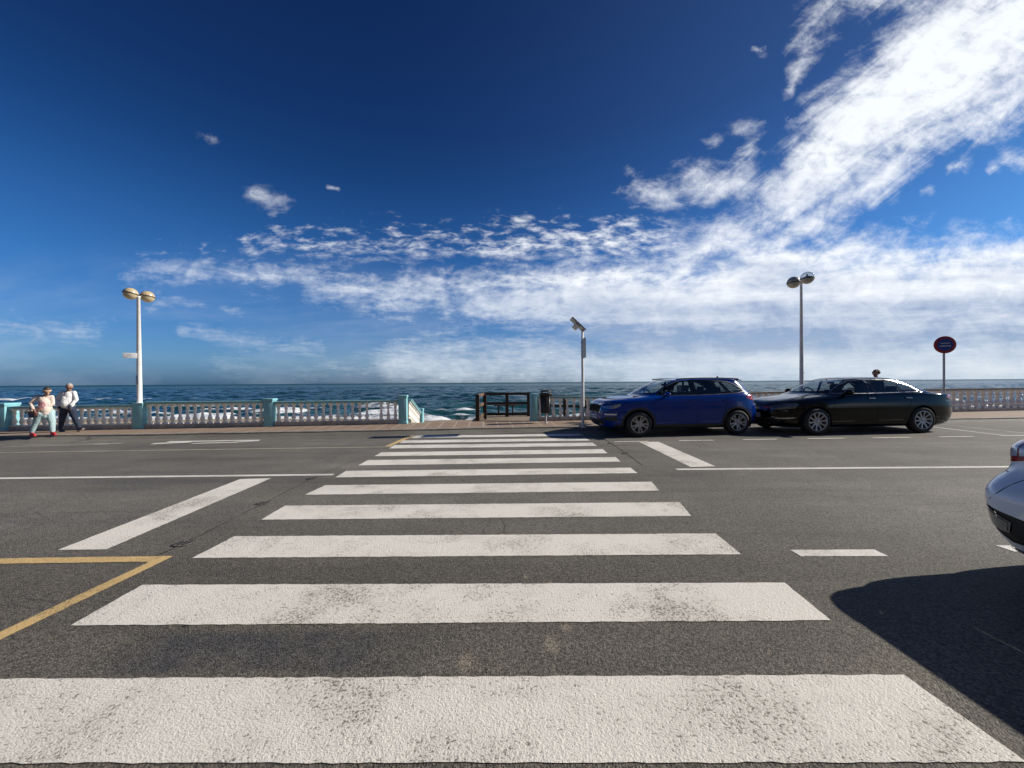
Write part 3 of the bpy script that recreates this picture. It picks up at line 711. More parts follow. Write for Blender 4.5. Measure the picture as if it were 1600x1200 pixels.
def globe_lamp(base, ztop, c1, c2, r, r0, r1, mat, label, ups, tilts):
    t = thing('globe_lamp_post', label, 'lamp post', base, 0, 'tall twin-globe lamp posts of the promenade')
    h = ztop-base.z
    bm = B(); lathe(bm, [(r0*1.9,0),(r0*1.9,.015),(r0*1.15,.025),(r0,.04),(r0*.98,.6),(r1,h-.05),(r1*1.25,h-.04),(r1*1.25,h),(0,h+.01)], 20); obj('pole', bm, mat, t, smooth=40)
    bm = B(); lathe(bm, [(r0*1.6,0),(r0*2.3,0),(r0*2.3,.018),(r0*1.6,.018)], 20, closed=True); obj('base_plate', bm, M_galv, t, smooth=40)
    bm = B(); box(bm, (0, -r0*.99, .75), (r0*1.1, .012, .30), bev=.004); obj('access_door', bm, M_galv, t, smooth=40)
    for c, (u_, l_), tl in ((c1, ups[0], tilts[0]), (c2, ups[1], tilts[1])):
        cc = c-base; bm = B(); dirv = Vector((cc.x, cc.y, 0)).normalized()
        tube(bm, (0,0,h-.02), Vector((cc.x, cc.y, cc.z-.0))-dirv*r*.9, r1*.6, seg=10); obj('arm', bm, MATS['bronze_band'], t, smooth=40)
        globe(t, cc, r, tl, u_, l_)
    return t
yb = p1.y; base = Vector((Pd(218,630,yb).x, yb, Pd(218,630,yb).z-.005)); ztop = Pd(217.5,463,yb).z
tl = [Matrix.Rotation(R(7),4,'Y') @ Matrix.Rotation(R(-10),4,'X'), Matrix.Rotation(R(3),4,'Y')@Matrix.Rotation(R(-6),4,'X')]
t = globe_lamp(base, ztop, Pd(204,458.8,yb-.10), Pd(230.5,463.6,yb+.32), .19, .072, .045, M_polew, 'white twin-globe lamp post with amber globes standing on a turquoise pillar', (('amber_globe','amber_globe'),('amber_globe','amber_globe')), tl)
# small enamel plate on the pole, with small marks
q = Pd(211, 556, yb); w_, h_ = .33, .17
bm = B(); box(bm, (-.14, -.012, 0), (w_, .012, h_), bev=.004); sg = obj('plate', bm, simple('white_plate', (.8,.8,.8), .4, var=.04), t, smooth=30)
sg.location = (-.02, -.075, q.z-base.z); sg.rotation_euler = (0, 0, .50)
bm = B()
for (ox, oz, ww, hh) in ((-.02,.035,.10,.012),(.0,.0,.05,.014),(-.05,-.03,.022,.026),(.02,-.03,.03,.01)): box(bm, (-.14+ox, -.0195, oz), (ww,.003,hh))
obj('plate_print', bm, M_poleg, sg)
bm = B(); box(bm, (0, -.072, Pd(218,621,yb).z-base.z), (.03,.01,.035), bev=.003); obj('service_hatch', bm, M_blackm, t)
Yr = 14.3; base = Vector((Pd(1252.5,610,Yr).x, Yr, .12)); ztop = Pd(1251,440,Yr).z
tl = [Matrix.Rotation(R(-8),4,'Y')@Matrix.Rotation(R(2),4,'X'), Matrix.Rotation(R(-8),4,'Y')@Matrix.Rotation(R(5),4,'X')]
t = globe_lamp(base, ztop, Pd(1240,441.2,Yr+.35), Pd(1261.5,434,Yr-.25), .222, .075, .04, M_polew, 'grey twin-globe lamp post with one clear globe behind the black saloon', (('dusty_globe','dusty_globe'),('clear_globe','dusty_globe')), tl)
q = Pd(1254.5,582.5,Yr); bm = B(); box(bm, (q.x-base.x, -.02, q.z-base.z), (.10,.02,.03)); obj('cable_clip', bm, M_polew, t)

# ------------------------------------------------------------------ solar lamp with crossing sign seen edge-on
base = P(911, 668, .12); Yp = base.y
t = thing('solar_lamp_post', 'slim white post with tilted solar panel and sign at the crossing', 'solar lamp', base)
h = Pd(909,515,Yp).z-.12
bm = B(); lathe(bm, [(.09,0),(.09,.012),(.05,.02),(.045,.05),(.043,h-.9),(.036,h-.88),(.036,h),(0,h)], 20); obj('pole', bm, M_polew, t, smooth=40)
def PL(px, py, dy=0): q = Pd(px, py, Yp+dy); return q-base
a_, b_ = PL(892.3, 497.2), PL(913.5, 517.0); mid = (a_+b_)/2; L_n = (b_-a_).length; an = math.atan2(b_.z-a_.z, b_.x-a_.x)
bm = B(); box(bm, mid, (L_n, .42, .045), ry=-an, bev=.006); pn = obj('solar_panel', bm, M_galv, t, smooth=30)
bm = B(); nv = Vector((-math.sin(an), 0, math.cos(an))); box(bm, mid+nv*.026, (L_n-.04, .38, .004), ry=-an); obj('solar_cells', bm, simple('solar_cells', (.01,.015,.04), .15), pn)
bm = B()
for k in range(3): box(bm, mid-nv*.026+(b_-a_)*(-.3+.3*k), (.03, .40, .012), ry=-an)
obj('panel_brace', bm, M_poleg, pn)
lc = PL(899.3, 510.5); bm = B(); box(bm, lc, (.17, .30, .12), ry=-an, bev=.012); obj('lamp_head', bm, M_polew, t, smooth=30)
bm = B(); box(bm, lc-nv*.062, (.13,.24,.004), ry=-an); obj('lamp_lens', bm, M_galv, t)
bm = B(); s_c = PL(911.6, 544.3); hs = (Pd(910,529,Yp).z-Pd(910,559.5,Yp).z)
box(bm, (s_c.x, 0, s_c.z), (.045, hs*.98, hs), bev=.006); sg = obj('sign_panel', bm, M_poleg, t, smooth=30)
bm = B(); box(bm, (s_c.x+.025, 0, s_c.z), (.004, hs*.90, hs*.92)); obj('sign_face', bm, simple('sign_blue', (.03,.10,.42), .35, var=.05), sg)
bm = B(); prism(bm, [(-.2,-.19),(.2,-.19),(0,.2)], -.0015, .0015, Matrix.Translation((s_c.x+.030,0,s_c.z)) @ Matrix.Rotation(R(90),4,'Z')); obj('sign_triangle', bm, MATS['white_plate'], sg)
bm = B()
for zz in (s_c.z-.18, s_c.z+.18): tube(bm, (-.045,0,zz), (s_c.x+.02,0,zz), .03, seg=8)
obj('sign_clamp', bm, M_galv, t, smooth=40)

# ------------------------------------------------------------------ round no-parking sign
Ys = 14.15; base = Vector((Pd(1475,610,Ys).x, Ys, .12))
t = thing('no_parking_sign', 'round red and blue no-parking sign on a grey post beyond the black saloon', 'road sign', base, -.35)
h = Pd(1475,545,Ys).z-.12; sc_ = Pd(1476.3,538.9,Ys).z-.12; rr = .315
bm = B(); tube(bm, (0,0,0), (0,0,sc_+.2), .034, seg=16); obj('post', bm, M_poleg, t, smooth=40)
RX = Matrix.Translation((0,-.05,sc_)) @ Matrix.Rotation(R(90),4,'X')
bm = B(); lathe(bm, [(0,-.012),(rr*.97,-.012),(rr,-.008),(rr,.008),(rr*.98,.011),(rr*.72,.011),(rr*.72,.008),(0,.008)], 48, RX); dk = obj('disc', bm, simple('sign_red', (.36,.018,.03), .35, var=.08), t, smooth=40)
bm = B(); lathe(bm, [(0,.0082),(rr*.715,.0082),(rr*.715,.0125),(0,.0125)], 48, RX); obj('blue_field', bm, simple('sign_deep_blue', (.015,.045,.22), .35, var=.08), dk, smooth=40)
bm = B(); box(bm, (0,-.0645,sc_+.055), (.25,.003,.034)); box(bm, (0,-.0645,sc_-.045), (.31,.003,.036)); bar = obj('text_bar', bm, simple('sign_white', (.62,.62,.62), .4, var=.1, scale=40), dk)
bm = B()
for r_, z_ in ((.13,.055),(.16,-.045)):
    for k in range(9): box(bm, (-r_*.9+r_*.225*k,-.0672,sc_+z_), (.006,.002,.024))
obj('text_marks', bm, MATS['sign_deep_blue'], dk)
bm = B(); lathe(bm, [(rr*.72,.0),(rr*.75,.0),(rr*.75,.0135),(rr*.72,.0135)], 48, RX, closed=True); obj('rim_line', bm, MATS['sign_red'], dk)

# low wet reef showing beyond the saloon's boot
bm = B(); rk = random.Random(8); q = Pd(1462, 607, 60)
for k in range(12):
    ball(bm, Vector((-4+k*.8+rk.uniform(-.3,.3), rk.uniform(-1,1), SEAZ+rk.uniform(.2,.55))), rk.uniform(.6,1.1), (1.6,.9,.75), 2)
for v in bm.verts: v.co += Vector((rk.uniform(-.12,.12),)*3)
o = obj('reef_rock', bm, M_rock); o.location = (q.x-1.0, 60, 0); tag(o, 'low dark reef rock in the sea just above the boot of the black saloon', 'rock')

# ------------------------------------------------------------------ cars: a body lofted from plan outlines stacked by height
def catmull(rows, q):
    n = len(rows)-1; x = q*n; i = min(int(x), n-1); f = x-i
    a, b = rows[i], rows[i+1]; p = rows[max(i-1,0)]; c = rows[min(i+2, n)]
    out = []
    for k in range(len(a)):
        m0 = (b[k]-p[k])*.5; m1 = (c[k]-a[k])*.5; d = b[k]-a[k]
        if d == 0: m0 = m1 = 0
        else:
            m0 = max(min(m0/d, 2.2), 0)*d; m1 = max(min(m1/d, 2.2), 0)*d
        f2, f3 = f*f, f*f*f
        out.append((2*f3-3*f2+1)*a[k]+(f3-2*f2+f)*m0+(-2*f3+3*f2)*b[k]+(f3-f2)*m1)
    return out
class Body:
    def __init__(s, rows, fx=None): s.rows = rows; s.fx = fx; s.zs = [(k/400, catmull(rows, k/400)[0]) for k in range(401)]
    def lev(s, q): return catmull(s.rows, min(max(q,0),1))
    def S(s, u, q):
        z, xf, xr, W, nf, nr = s.lev(q); ph = u*math.pi; c, sn = math.cos(ph), math.sin(ph)
        n = nf if c > 0 else nr; a = (xr-xf)/2; xc = (xf+xr)/2
        x = xc-a*math.copysign(abs(c)**(2/n), c); y = W*abs(sn)**(2/n)
        if s.fx: x, y, z = s.fx(x, y, z)
        return Vector((x, -y, z))              # near side: negative y
    def q_of_z(s, z):
        if z <= s.zs[0][1]: return 0.0
        for (qa, za), (qb, zb) in zip(s.zs, s.zs[1:]):
            if za <= z <= zb: return qa+(qb-qa)*(z-za)/max(zb-za, 1e-9)
        return 1.0
    def side(s, x, z):
        q = s.q_of_z(z); _, xf, xr, W, nf, nr = s.lev(q); a = (xr-xf)/2; t = ((xf+xr)/2-x)/a
        n = nf if t > 0 else nr; t = max(min(t, 1), -1)
        return (math.acos(math.copysign(abs(t)**(n/2), t))/math.pi, q)
    def end(s, y, z, rear=False):
        q = s.q_of_z(z); _, xf, xr, W, nf, nr = s.lev(q); n = nr if rear else nf
        u = math.asin(min(abs(y)/W, 1)**(n/2))/math.pi
        return ((1-u) if rear else u, q)
def pip(pts, poly_):
    x, y = pts[:,0], pts[:,1]; ins = np.zeros(len(pts), bool); n = len(poly_)
    for i in range(n):
        x1, y1 = poly_[i]; x2, y2 = poly_[(i+1)%n]
        if y1 == y2: continue
        c = ((y1 > y) != (y2 > y)) & (x < (x2-x1)*(y-y1)/(y2-y1)+x1); ins ^= c
    return ins
def dens(pts, step):
    out = []
    for a, b in zip(pts, pts[1:]+pts[:1]):
        n = max(1, int(math.hypot(b[0]-a[0], b[1]-a[1])/step))
        out += [(a[0]+(b[0]-a[0])*i/n, a[1]+(b[1]-a[1])*i/n) for i in range(n)]
    return out
def circle(cx, cz, r, n=44, zmin=-9): return [(cx+r*math.cos(2*math.pi*i/n), max(cz+r*math.sin(2*math.pi*i/n), zmin)) for i in range(n)]
def build_shell(body, feats, nu=84, nq=70):
    """feats: list of (class, 'side'|'front'|'rear', outline); later ones win. Returns class -> (verts, faces) for the near half."""
    doms = []
    for cls, where, out in feats:
        out = dens(list(out), .05)
        if where == 'side': o2 = [body.side(x, z) for x, z in out]
        elif where == 'front': o2 = [body.end(y, z) for y, z in out]
        else: o2 = [body.end(y, z, True) for y, z in out]
        o3 = []
        for p_ in o2:
            p_ = (min(max(p_[0], 0), 1), min(max(p_[1], 0), 1))
            if not o3 or abs(p_[0]-o3[-1][0])+abs(p_[1]-o3[-1][1]) > 1e-5: o3.append(p_)
        doms.append((cls, o3))
    pts, edges = [], []
    # grid with denser columns at the rounded ends
    us = [i/nu for i in range(nu+1)]; qs = [i/nq for i in range(nq+1)]
    near = np.array([p_ for _, o in doms for p_ in o]) if doms else np.zeros((0,2))
    for i, u_ in enumerate(us):
        for j, q_ in enumerate(qs):
            if 0 < i < nu and 0 < j < nq and len(near):
                if np.min(np.abs(near[:,0]-u_)*nu+np.abs(near[:,1]-q_)*nq) < .45: continue
            pts.append(Vector((u_, q_)))
    for _, o in doms:
        b0 = len(pts); n = len(o)
        pts += [Vector(p_) for p_ in o]; edges += [(b0+i, b0+(i+1)%n) for i in range(n)]
    v2, _, f2, *_ = delaunay_2d_cdt(pts, edges, [], 0, 1e-6)
    v3 = [body.S(p_.x, p_.y) for p_ in v2]
    cen = np.array([[(v2[f[0]].x+v2[f[1]].x+v2[f[2]].x)/3, (v2[f[0]].y+v2[f[1]].y+v2[f[2]].y)/3] for f in f2])
    cls = np.zeros(len(f2), int); names = ['body']
    for c, o in doms:
        if c not in names: names.append(c)
        cls[pip(cen, o)] = names.index(c)
    # analytic normals for offsets
    res = {}
    for k, c in enumerate(names):
        idx = np.nonzero(cls == k)[0]
        if len(idx) == 0: continue
        mp = {}; vs, fs, nm = [], [], []
        for fi in idx:
            f = f2[fi]; t3 = []
            for vi in f:
                if vi not in mp:
                    mp[vi] = len(vs); vs.append(v3[vi]); p_ = v2[vi]; e = .002
                    u0, u1 = max(p_.x-e,0), min(p_.x+e,1); q0_, q1_ = max(p_.y-e,0), min(p_.y+e,1)
                    nn = (body.S(u1,p_.y)-body.S(u0,p_.y)).cross(body.S(p_.x,q1_)-body.S(p_.x,q0_))
                    nn = nn.normalized() if nn.length > 1e-12 else Vector((0,0,1))
                    nm.append(nn)
                t3.append(mp[vi])
            fs.append(t3)
        res[c] = (vs, fs, nm)
    return res
def shell_mesh(name, data, mat, parent, off=0.0, mirror=True, only=None):
    vs, fs, nm = data; V_ = [v+n*off for v, n in zip(vs, nm)]; N_ = list(nm); F = [tuple(f) for f in fs]
    if mirror:
        k = len(V_)
        V_ += [Vector((v.x,-v.y,v.z)) for v in V_]; N_ += [Vector((n.x,-n.y,n.z)) for n in N_]; F += [tuple(i+k for i in f[::-1]) for f in F]
    me = bpy.data.meshes.new(name); me.from_pydata(V_, [], F); me.update()
    for p_ in me.polygons: p_.use_smooth = True
    # face direction follows the analytic normal
    flip = sum(1 for p_ in me.polygons if p_.normal.dot(N_[p_.vertices[0]]) < 0) > len(me.polygons)/2
    if flip: me.flip_normals()
    try: me.normals_split_custom_set_from_vertices([tuple(n) for n in N_])
    except Exception: pass
    me.materials.append(mat); o = bpy.data.objects.new(name, me); link(o, parent); return o

def islands(dta):
    vs, fs, nm = dta; par = list(range(len(vs)))
    def fd(i):
        while par[i] != i: par[i] = par[par[i]]; i = par[i]
        return i
    for f in fs:
        for q in f[1:]:
            a, b = fd(f[0]), fd(q)
            if a != b: par[a] = b
    grp = {}
    for f in fs: grp.setdefault(fd(f[0]), []).append(f)
    for F in grp.values():
        if len(F) < 3: continue
        ids = sorted({i for f in F for i in f}); mp = {i: k for k, i in enumerate(ids)}
        yield [vs[i] for i in ids], [[mp[i] for i in f] for f in F], [nm[i] for i in ids]
def emit(sh, mats, nm, t):
    for k, dta in sh.items():
        if k == 'hole': continue
        m_, o_ = mats[k]
        if k in ('body', 'seam', 'redstripx'): shell_mesh(nm[k], dta, m_, t, o_); continue
        for V_, F_, N_ in islands(dta):
            if min(abs(v.y) for v in V_) < 1e-3: shell_mesh(nm[k], (V_, F_, N_), m_, t, o_)
            else:
                shell_mesh(nm[k], (V_, F_, N_), m_, t, o_, mirror=False)
                shell_mesh(nm[k], ([Vector((q.x,-q.y,q.z)) for q in V_], [f[::-1] for f in F_], [Vector((q.x,-q.y,q.z)) for q in N_]), m_, t, o_, mirror=False)
def car_paint(name, col, flake=.0, rough=.28, coat=1.0, trim=(.02,.02,.022), metal=.0, dust=.02, spec=.5):
    m, nb = newmat(name); p = nb.obj()
    bf = V(nb, nb.n('ShaderNodeNewGeometry').outputs['Backfacing'])
    n = nb.noise(p, 2.5, 5, .6); d = nb.sep(p)[2]
    c = nb.mix(nb.mapr(n, .4, .7, 0, dust*.3), (*col, 1), (.16,.15,.14,1))
    c = nb.mix(nb.mapr(d, .40, .2, 0, dust)*nb.mapr(n, .3, .7, .2, 1), c, (.10,.09,.08,1))
    c = nb.mix(bf, c, (*trim, 1))
    outp(nb, pbsdf(nb, col=c, rough=rough, metal=metal, coat=coat, coatr=.03, spec=spec)); return m
def glass_mat(name, tcol, r0=.06):
    m, nb = newmat(name); fc = V(nb, nb.n('ShaderNodeLayerWeight', {'Blend': .5}).outputs['Facing']); f = nb.m('POWER', fc, 5.0)*.96+.04
    tr = nb.n('ShaderNodeBsdfTransparent', {'Color': (*tcol,1)}); gl = nb.n('ShaderNodeBsdfGlossy', {'Color': (.95,.97,1,1), 'Roughness': .01})
    mx = nb.n('ShaderNodeMixShader', {0: nb.m('ADD', f, r0-.04, clamp=True)}); nb.t.links.new(tr.outputs[0], mx.inputs[1]); nb.t.links.new(gl.outputs[0], mx.inputs[2]); outp(nb, mx); return m
M_glass = glass_mat('car_glass', (.80,.84,.82)); M_glassd = glass_mat('tinted_car_glass', (.55,.58,.57)); M_lens = glass_mat('lamp_lens_glass', (.85,.87,.9), .12)
M_plastic = simple('black_plastic', (.016,.016,.017), .55, var=.2, scale=20)
M_piano = simple('piano_black', (.005,.005,.006), .12, var=.1)
M_tyre = simple('tyre_rubber', (.018,.018,.018), .8, var=.25, scale=20)
M_rim = simple('alloy_rim', (.34,.34,.35), .35, .6, var=.08); M_rimd = simple('brake_dark', (.02,.02,.02), .6)
M_chrome = simple('chrome_trim', (.72,.72,.74), .12, 1.0, var=.03)
M_seat = simple('car_seat_fabric', (.02,.02,.022), .9); M_reflect = simple('lamp_reflector', (.42,.43,.45), .22, .85)
M_redl = simple('red_lamp', (.42,.012,.014), .12, var=.1, coat=1.0); M_redd = simple('dark_red_lamp', (.34,.010,.016), .15, var=.1, coat=1.0)
M_plate = simple('plate_white', (.62,.64,.66), .4, var=.05); M_ink = simple('plate_ink', (.03,.03,.05), .5)

def wheel(t, x, y, r, rim, side, spokes, double=False):
    """wheel part with tyre, rim, spokes; side -1 near"""
    w = .21; o = bpy.data.objects.new('wheel', None)
    Mx = Matrix.Translation((x, y, r)) @ Matrix.Rotation(R(90)*(1 if side < 0 else -1), 4, 'X')   # local +z points outward
    bm = B(); pr = [(rim,-w/2),(r-.03,-w/2),(r-.008,-w/2+.03),(r,-w/2+.06),(r,w/2-.06),(r-.008,w/2-.03),(r-.035,w/2-.002),(rim+.02,w/2),(rim,w/2-.012)]
    lathe(bm, pr, 48, Mx, closed=True); wh = obj('wheel', bm, M_tyre, t, smooth=50)
    bm = B(); lathe(bm, [(rim+.004,w/2-.004),(rim-.012,w/2-.002),(rim-.022,w/2-.02),(rim-.03,-w/2+.02),(rim+.004,-w/2+.02)], 48, Mx, closed=True); obj('rim', bm, M_rim, wh, smooth=50)
    bm = B(); lathe(bm, [(0,w/2-.075),(rim-.02,w/2-.075),(rim-.02,w/2-.085),(0,w/2-.085)], 32, Mx); obj('brake_disc', bm, M_rimd, wh)  # near-black disc filling the rim behind the spokes
    bm = B(); n = spokes
    for k in range(n):
        a = 2*math.pi*k/n+.12
        if double: a += (.10 if k % 2 else -.10)
        v = []
        for (rr, hw, zz) in ((.045,.026,w/2-.028),(rim*.6,.0155,w/2-.018),(rim-.012,.0215,w/2-.006)):
            for s_ in (-1, 1):
                for dz_ in (0, -.028):
                    v.append(bm.verts.new((rr*math.cos(a)-s_*hw*math.sin(a), rr*math.sin(a)+s_*hw*math.cos(a), zz+dz_)))
        for b0 in (0, 4):
            i = b0
            for q in ((i,i+4,i+6,i+2),(i+1,i+3,i+7,i+5),(i,i+1,i+5,i+4),(i+2,i+6,i+7,i+3)): bm.faces.new([v[j] for j in q])
    bmesh.ops.recalc_face_normals(bm, faces=bm.faces[:])
    bmesh.ops.transform(bm, matrix=Mx, verts=bm.verts[:]); obj('spokes', bm, M_rim, wh, smooth=40)
    bm = B(); lathe(bm, [(0,w/2-.016),(.03,w/2-.018),(.055,w/2-.028),(.06,w/2-.05),(0,w/2-.05)][::-1], 24, Mx); obj('hub_cap', bm, M_rim, wh, smooth=40)
    return wh
def plate(t, x, y, z, face, marks, tilt=0.0):
    bm = B(); box(bm, (x,y,z), (.012,.52,.11), bev=.003, ry=tilt); pl_ = obj('number_plate', bm, M_plate, t, smooth=30)
    bm = B(); box(bm, (x+face*.0072, y+face*.235, z), (.002,.04,.10)); obj('plate_band', bm, simple('plate_blue',(.02,.06,.35),.4) if 'plate_blue' not in MATS else MATS['plate_blue'], pl_)
    bm = B(); r_ = random.Random(2)
    for k, yy in enumerate((-.19,-.135,-.08,-.025,.06,.115,.17)):
        box(bm, (x+face*.0072, y-face*yy*-1*(-1), z+.0), (.002,.012,.066)); 
        box(bm, (x+face*.0072, y+face*yy+.014, z+r_.choice((-.027,0,.027))), (.002,.028,.011))
    obj('plate_marks', bm, M_ink, pl_)
def interior(t, body, sx, by, hgt, n_front_x, rear_x, floor=.25):
    for y in (-.37, .37):
        for nm, x, hh in (('front_seat', n_front_x, hgt),('rear_seat', rear_x, hgt-.06)):
            bm = B(); box(bm, (x-.18, y, .50), (.5,.48,.16), bev=.04); box(bm, (x+.13, y, .50+(hh-.5)*.42), (.13,.46,(hh-.5)*.85), ry=R(12), bev=.05)
            box(bm, (x+.24, y, hh-.03), (.09,.25,.17), ry=R(8), bev=.035); tube(bm, (x+.2,y-.05,hh-.2),(x+.22,y-.05,hh-.05),.008,seg=6)
            obj(nm, bm, M_seat, t, smooth=40)
    bm = B(); box(bm, (sx, 0, by-.14), (.42, 1.3, .26), bev=.05); obj('dashboard', bm, M_seat, t, smooth=40)
    bm = B(); g = bmesh.ops.create_circle(bm, segments=24, radius=.18)
    bmesh.ops.delete(bm, geom=bm.verts[:], context='VERTS')
    lathe(bm, [(.17+.016*math.cos(a), .016*math.sin(a)) for a in [i*math.pi/4 for i in range(8)]], 28, Matrix.Translation((sx+.36, .37, by-.02)) @ Matrix.Rotation(R(68),4,'Y'), closed=True); obj('steering_wheel', bm, M_seat, t, smooth=60)
    bm = B(); box(bm, (sx+.62, 0, by+.27), (.03,.20,.06), bev=.01); tube(bm, (sx+.6,0,by+.27),(sx+.5,0,by+.36),.008,seg=6); obj('rear_view_mirror', bm, M_plastic, t, smooth=40)
def mirror(t, x, z, y, mat):
    for s in (-1, 1):
        bm = B(); ball(bm, Vector((x, s*(y+.12), z)), .1, (.75,1.05,.68), 3)
        for v in bm.verts: v.co.x = min(v.co.x, x+.03)
        mo = obj('wing_mirror', bm, mat, t, smooth=60)
        bm = B(); tube(bm, (x, s*(y-.04), z-.05), (x, s*(y+.08), z-.03), .03, .02, seg=10); obj('mirror_arm', bm, M_plastic, mo, smooth=60)
        bm = B(); box(bm, (x+.034, s*(y+.12), z), (.004,.17,.11)); obj('mirror_glass', bm, M_chrome, mo)
def handles(t, body, xs, z, mat):
    for x in xs:
        for s in (-1, 1):
            u_, q_ = body.side(x, z); p_ = body.S(u_, q_)
            bm = B(); box(bm, (x, s*(abs(p_.y)+.022), z), (.17,.018,.028), bev=.008); box(bm, (x-.07, s*(abs(p_.y)+.006), z), (.02,.03,.02)); box(bm, (x+.07, s*(abs(p_.y)+.006), z), (.02,.03,.02)); obj('door_handle', bm, mat, t, smooth=40)
def under(t, body, ax, r, W):
    bm = B(); box(bm, (0, 0, .27), (ax*2+1.0, W*2-.34, .12)); 
    obj('underbody', bm, M_plastic, t)
    for x in (-ax, ax):
        for s in (-1, 1):
            bm = B(); M = Matrix.Translation((x, s*(W-.17), r)) @ Matrix.Rotation(R(90),4,'X')
            lathe(bm, [(r+.052,-.16),(r+.052,.16)], 40, M) if False else None
            a = []; b = []
            for i in range(25):
                an = math.pi*(-.12+1.24*i/24); c_ = (x+(r+.05)*math.cos(an), r+(r+.05)*math.sin(an))
                a.append(bm.verts.new((c_[0], s*(W-.025), c_[1]))); b.append(bm.verts.new((c_[0], s*(W-.34), c_[1])))
            for i in range(24): bm.faces.new((a[i], a[i+1], b[i+1], b[i]))
            bm.faces.new(b)
            obj('wheel_well', bm, M_plastic, t)

def seam(pts, w=.0065):          # a thin outline along a polyline (open)
    l, r_ = [], []
    for i, p_ in enumerate(pts):
        a = pts[max(i-1,0)]; b = pts[min(i+1,len(pts)-1)]; d = (b[0]-a[0], b[1]-a[1]); L = math.hypot(*d) or 1
        n = (-d[1]/L*w/2, d[0]/L*w/2); l.append((p_[0]+n[0], p_[1]+n[1])); r_.append((p_[0]-n[0], p_[1]-n[1]))
    return l+r_[::-1]
def off_poly(o, k): 
    cx = sum(p_[0] for p_ in o)/len(o); cz = sum(p_[1] for p_ in o)/len(o); out = []
    n = len(o)
    ar = sum(o[i][0]*o[(i+1)%n][1]-o[(i+1)%n][0]*o[i][1] for i in range(n)); sg = 1 if ar > 0 else -1
    for i in range(n):
        a, b, c = o[i-1], o[i], o[(i+1)%n]
        d1 = Vector((b[0]-a[0], b[1]-a[1])).normalized(); d2 = Vector((c[0]-b[0], c[1]-b[1])).normalized()
        n1 = Vector((d1.y,-d1.x))*sg; n2 = Vector((d2.y,-d2.x))*sg; m_ = (n1+n2); m_ = m_/max(m_.length_squared/2, .5)
        out.append((b[0]+m_.x*k, b[1]+m_.y*k))
    return out
def side_of_belt(x, y, z): return x, y, z

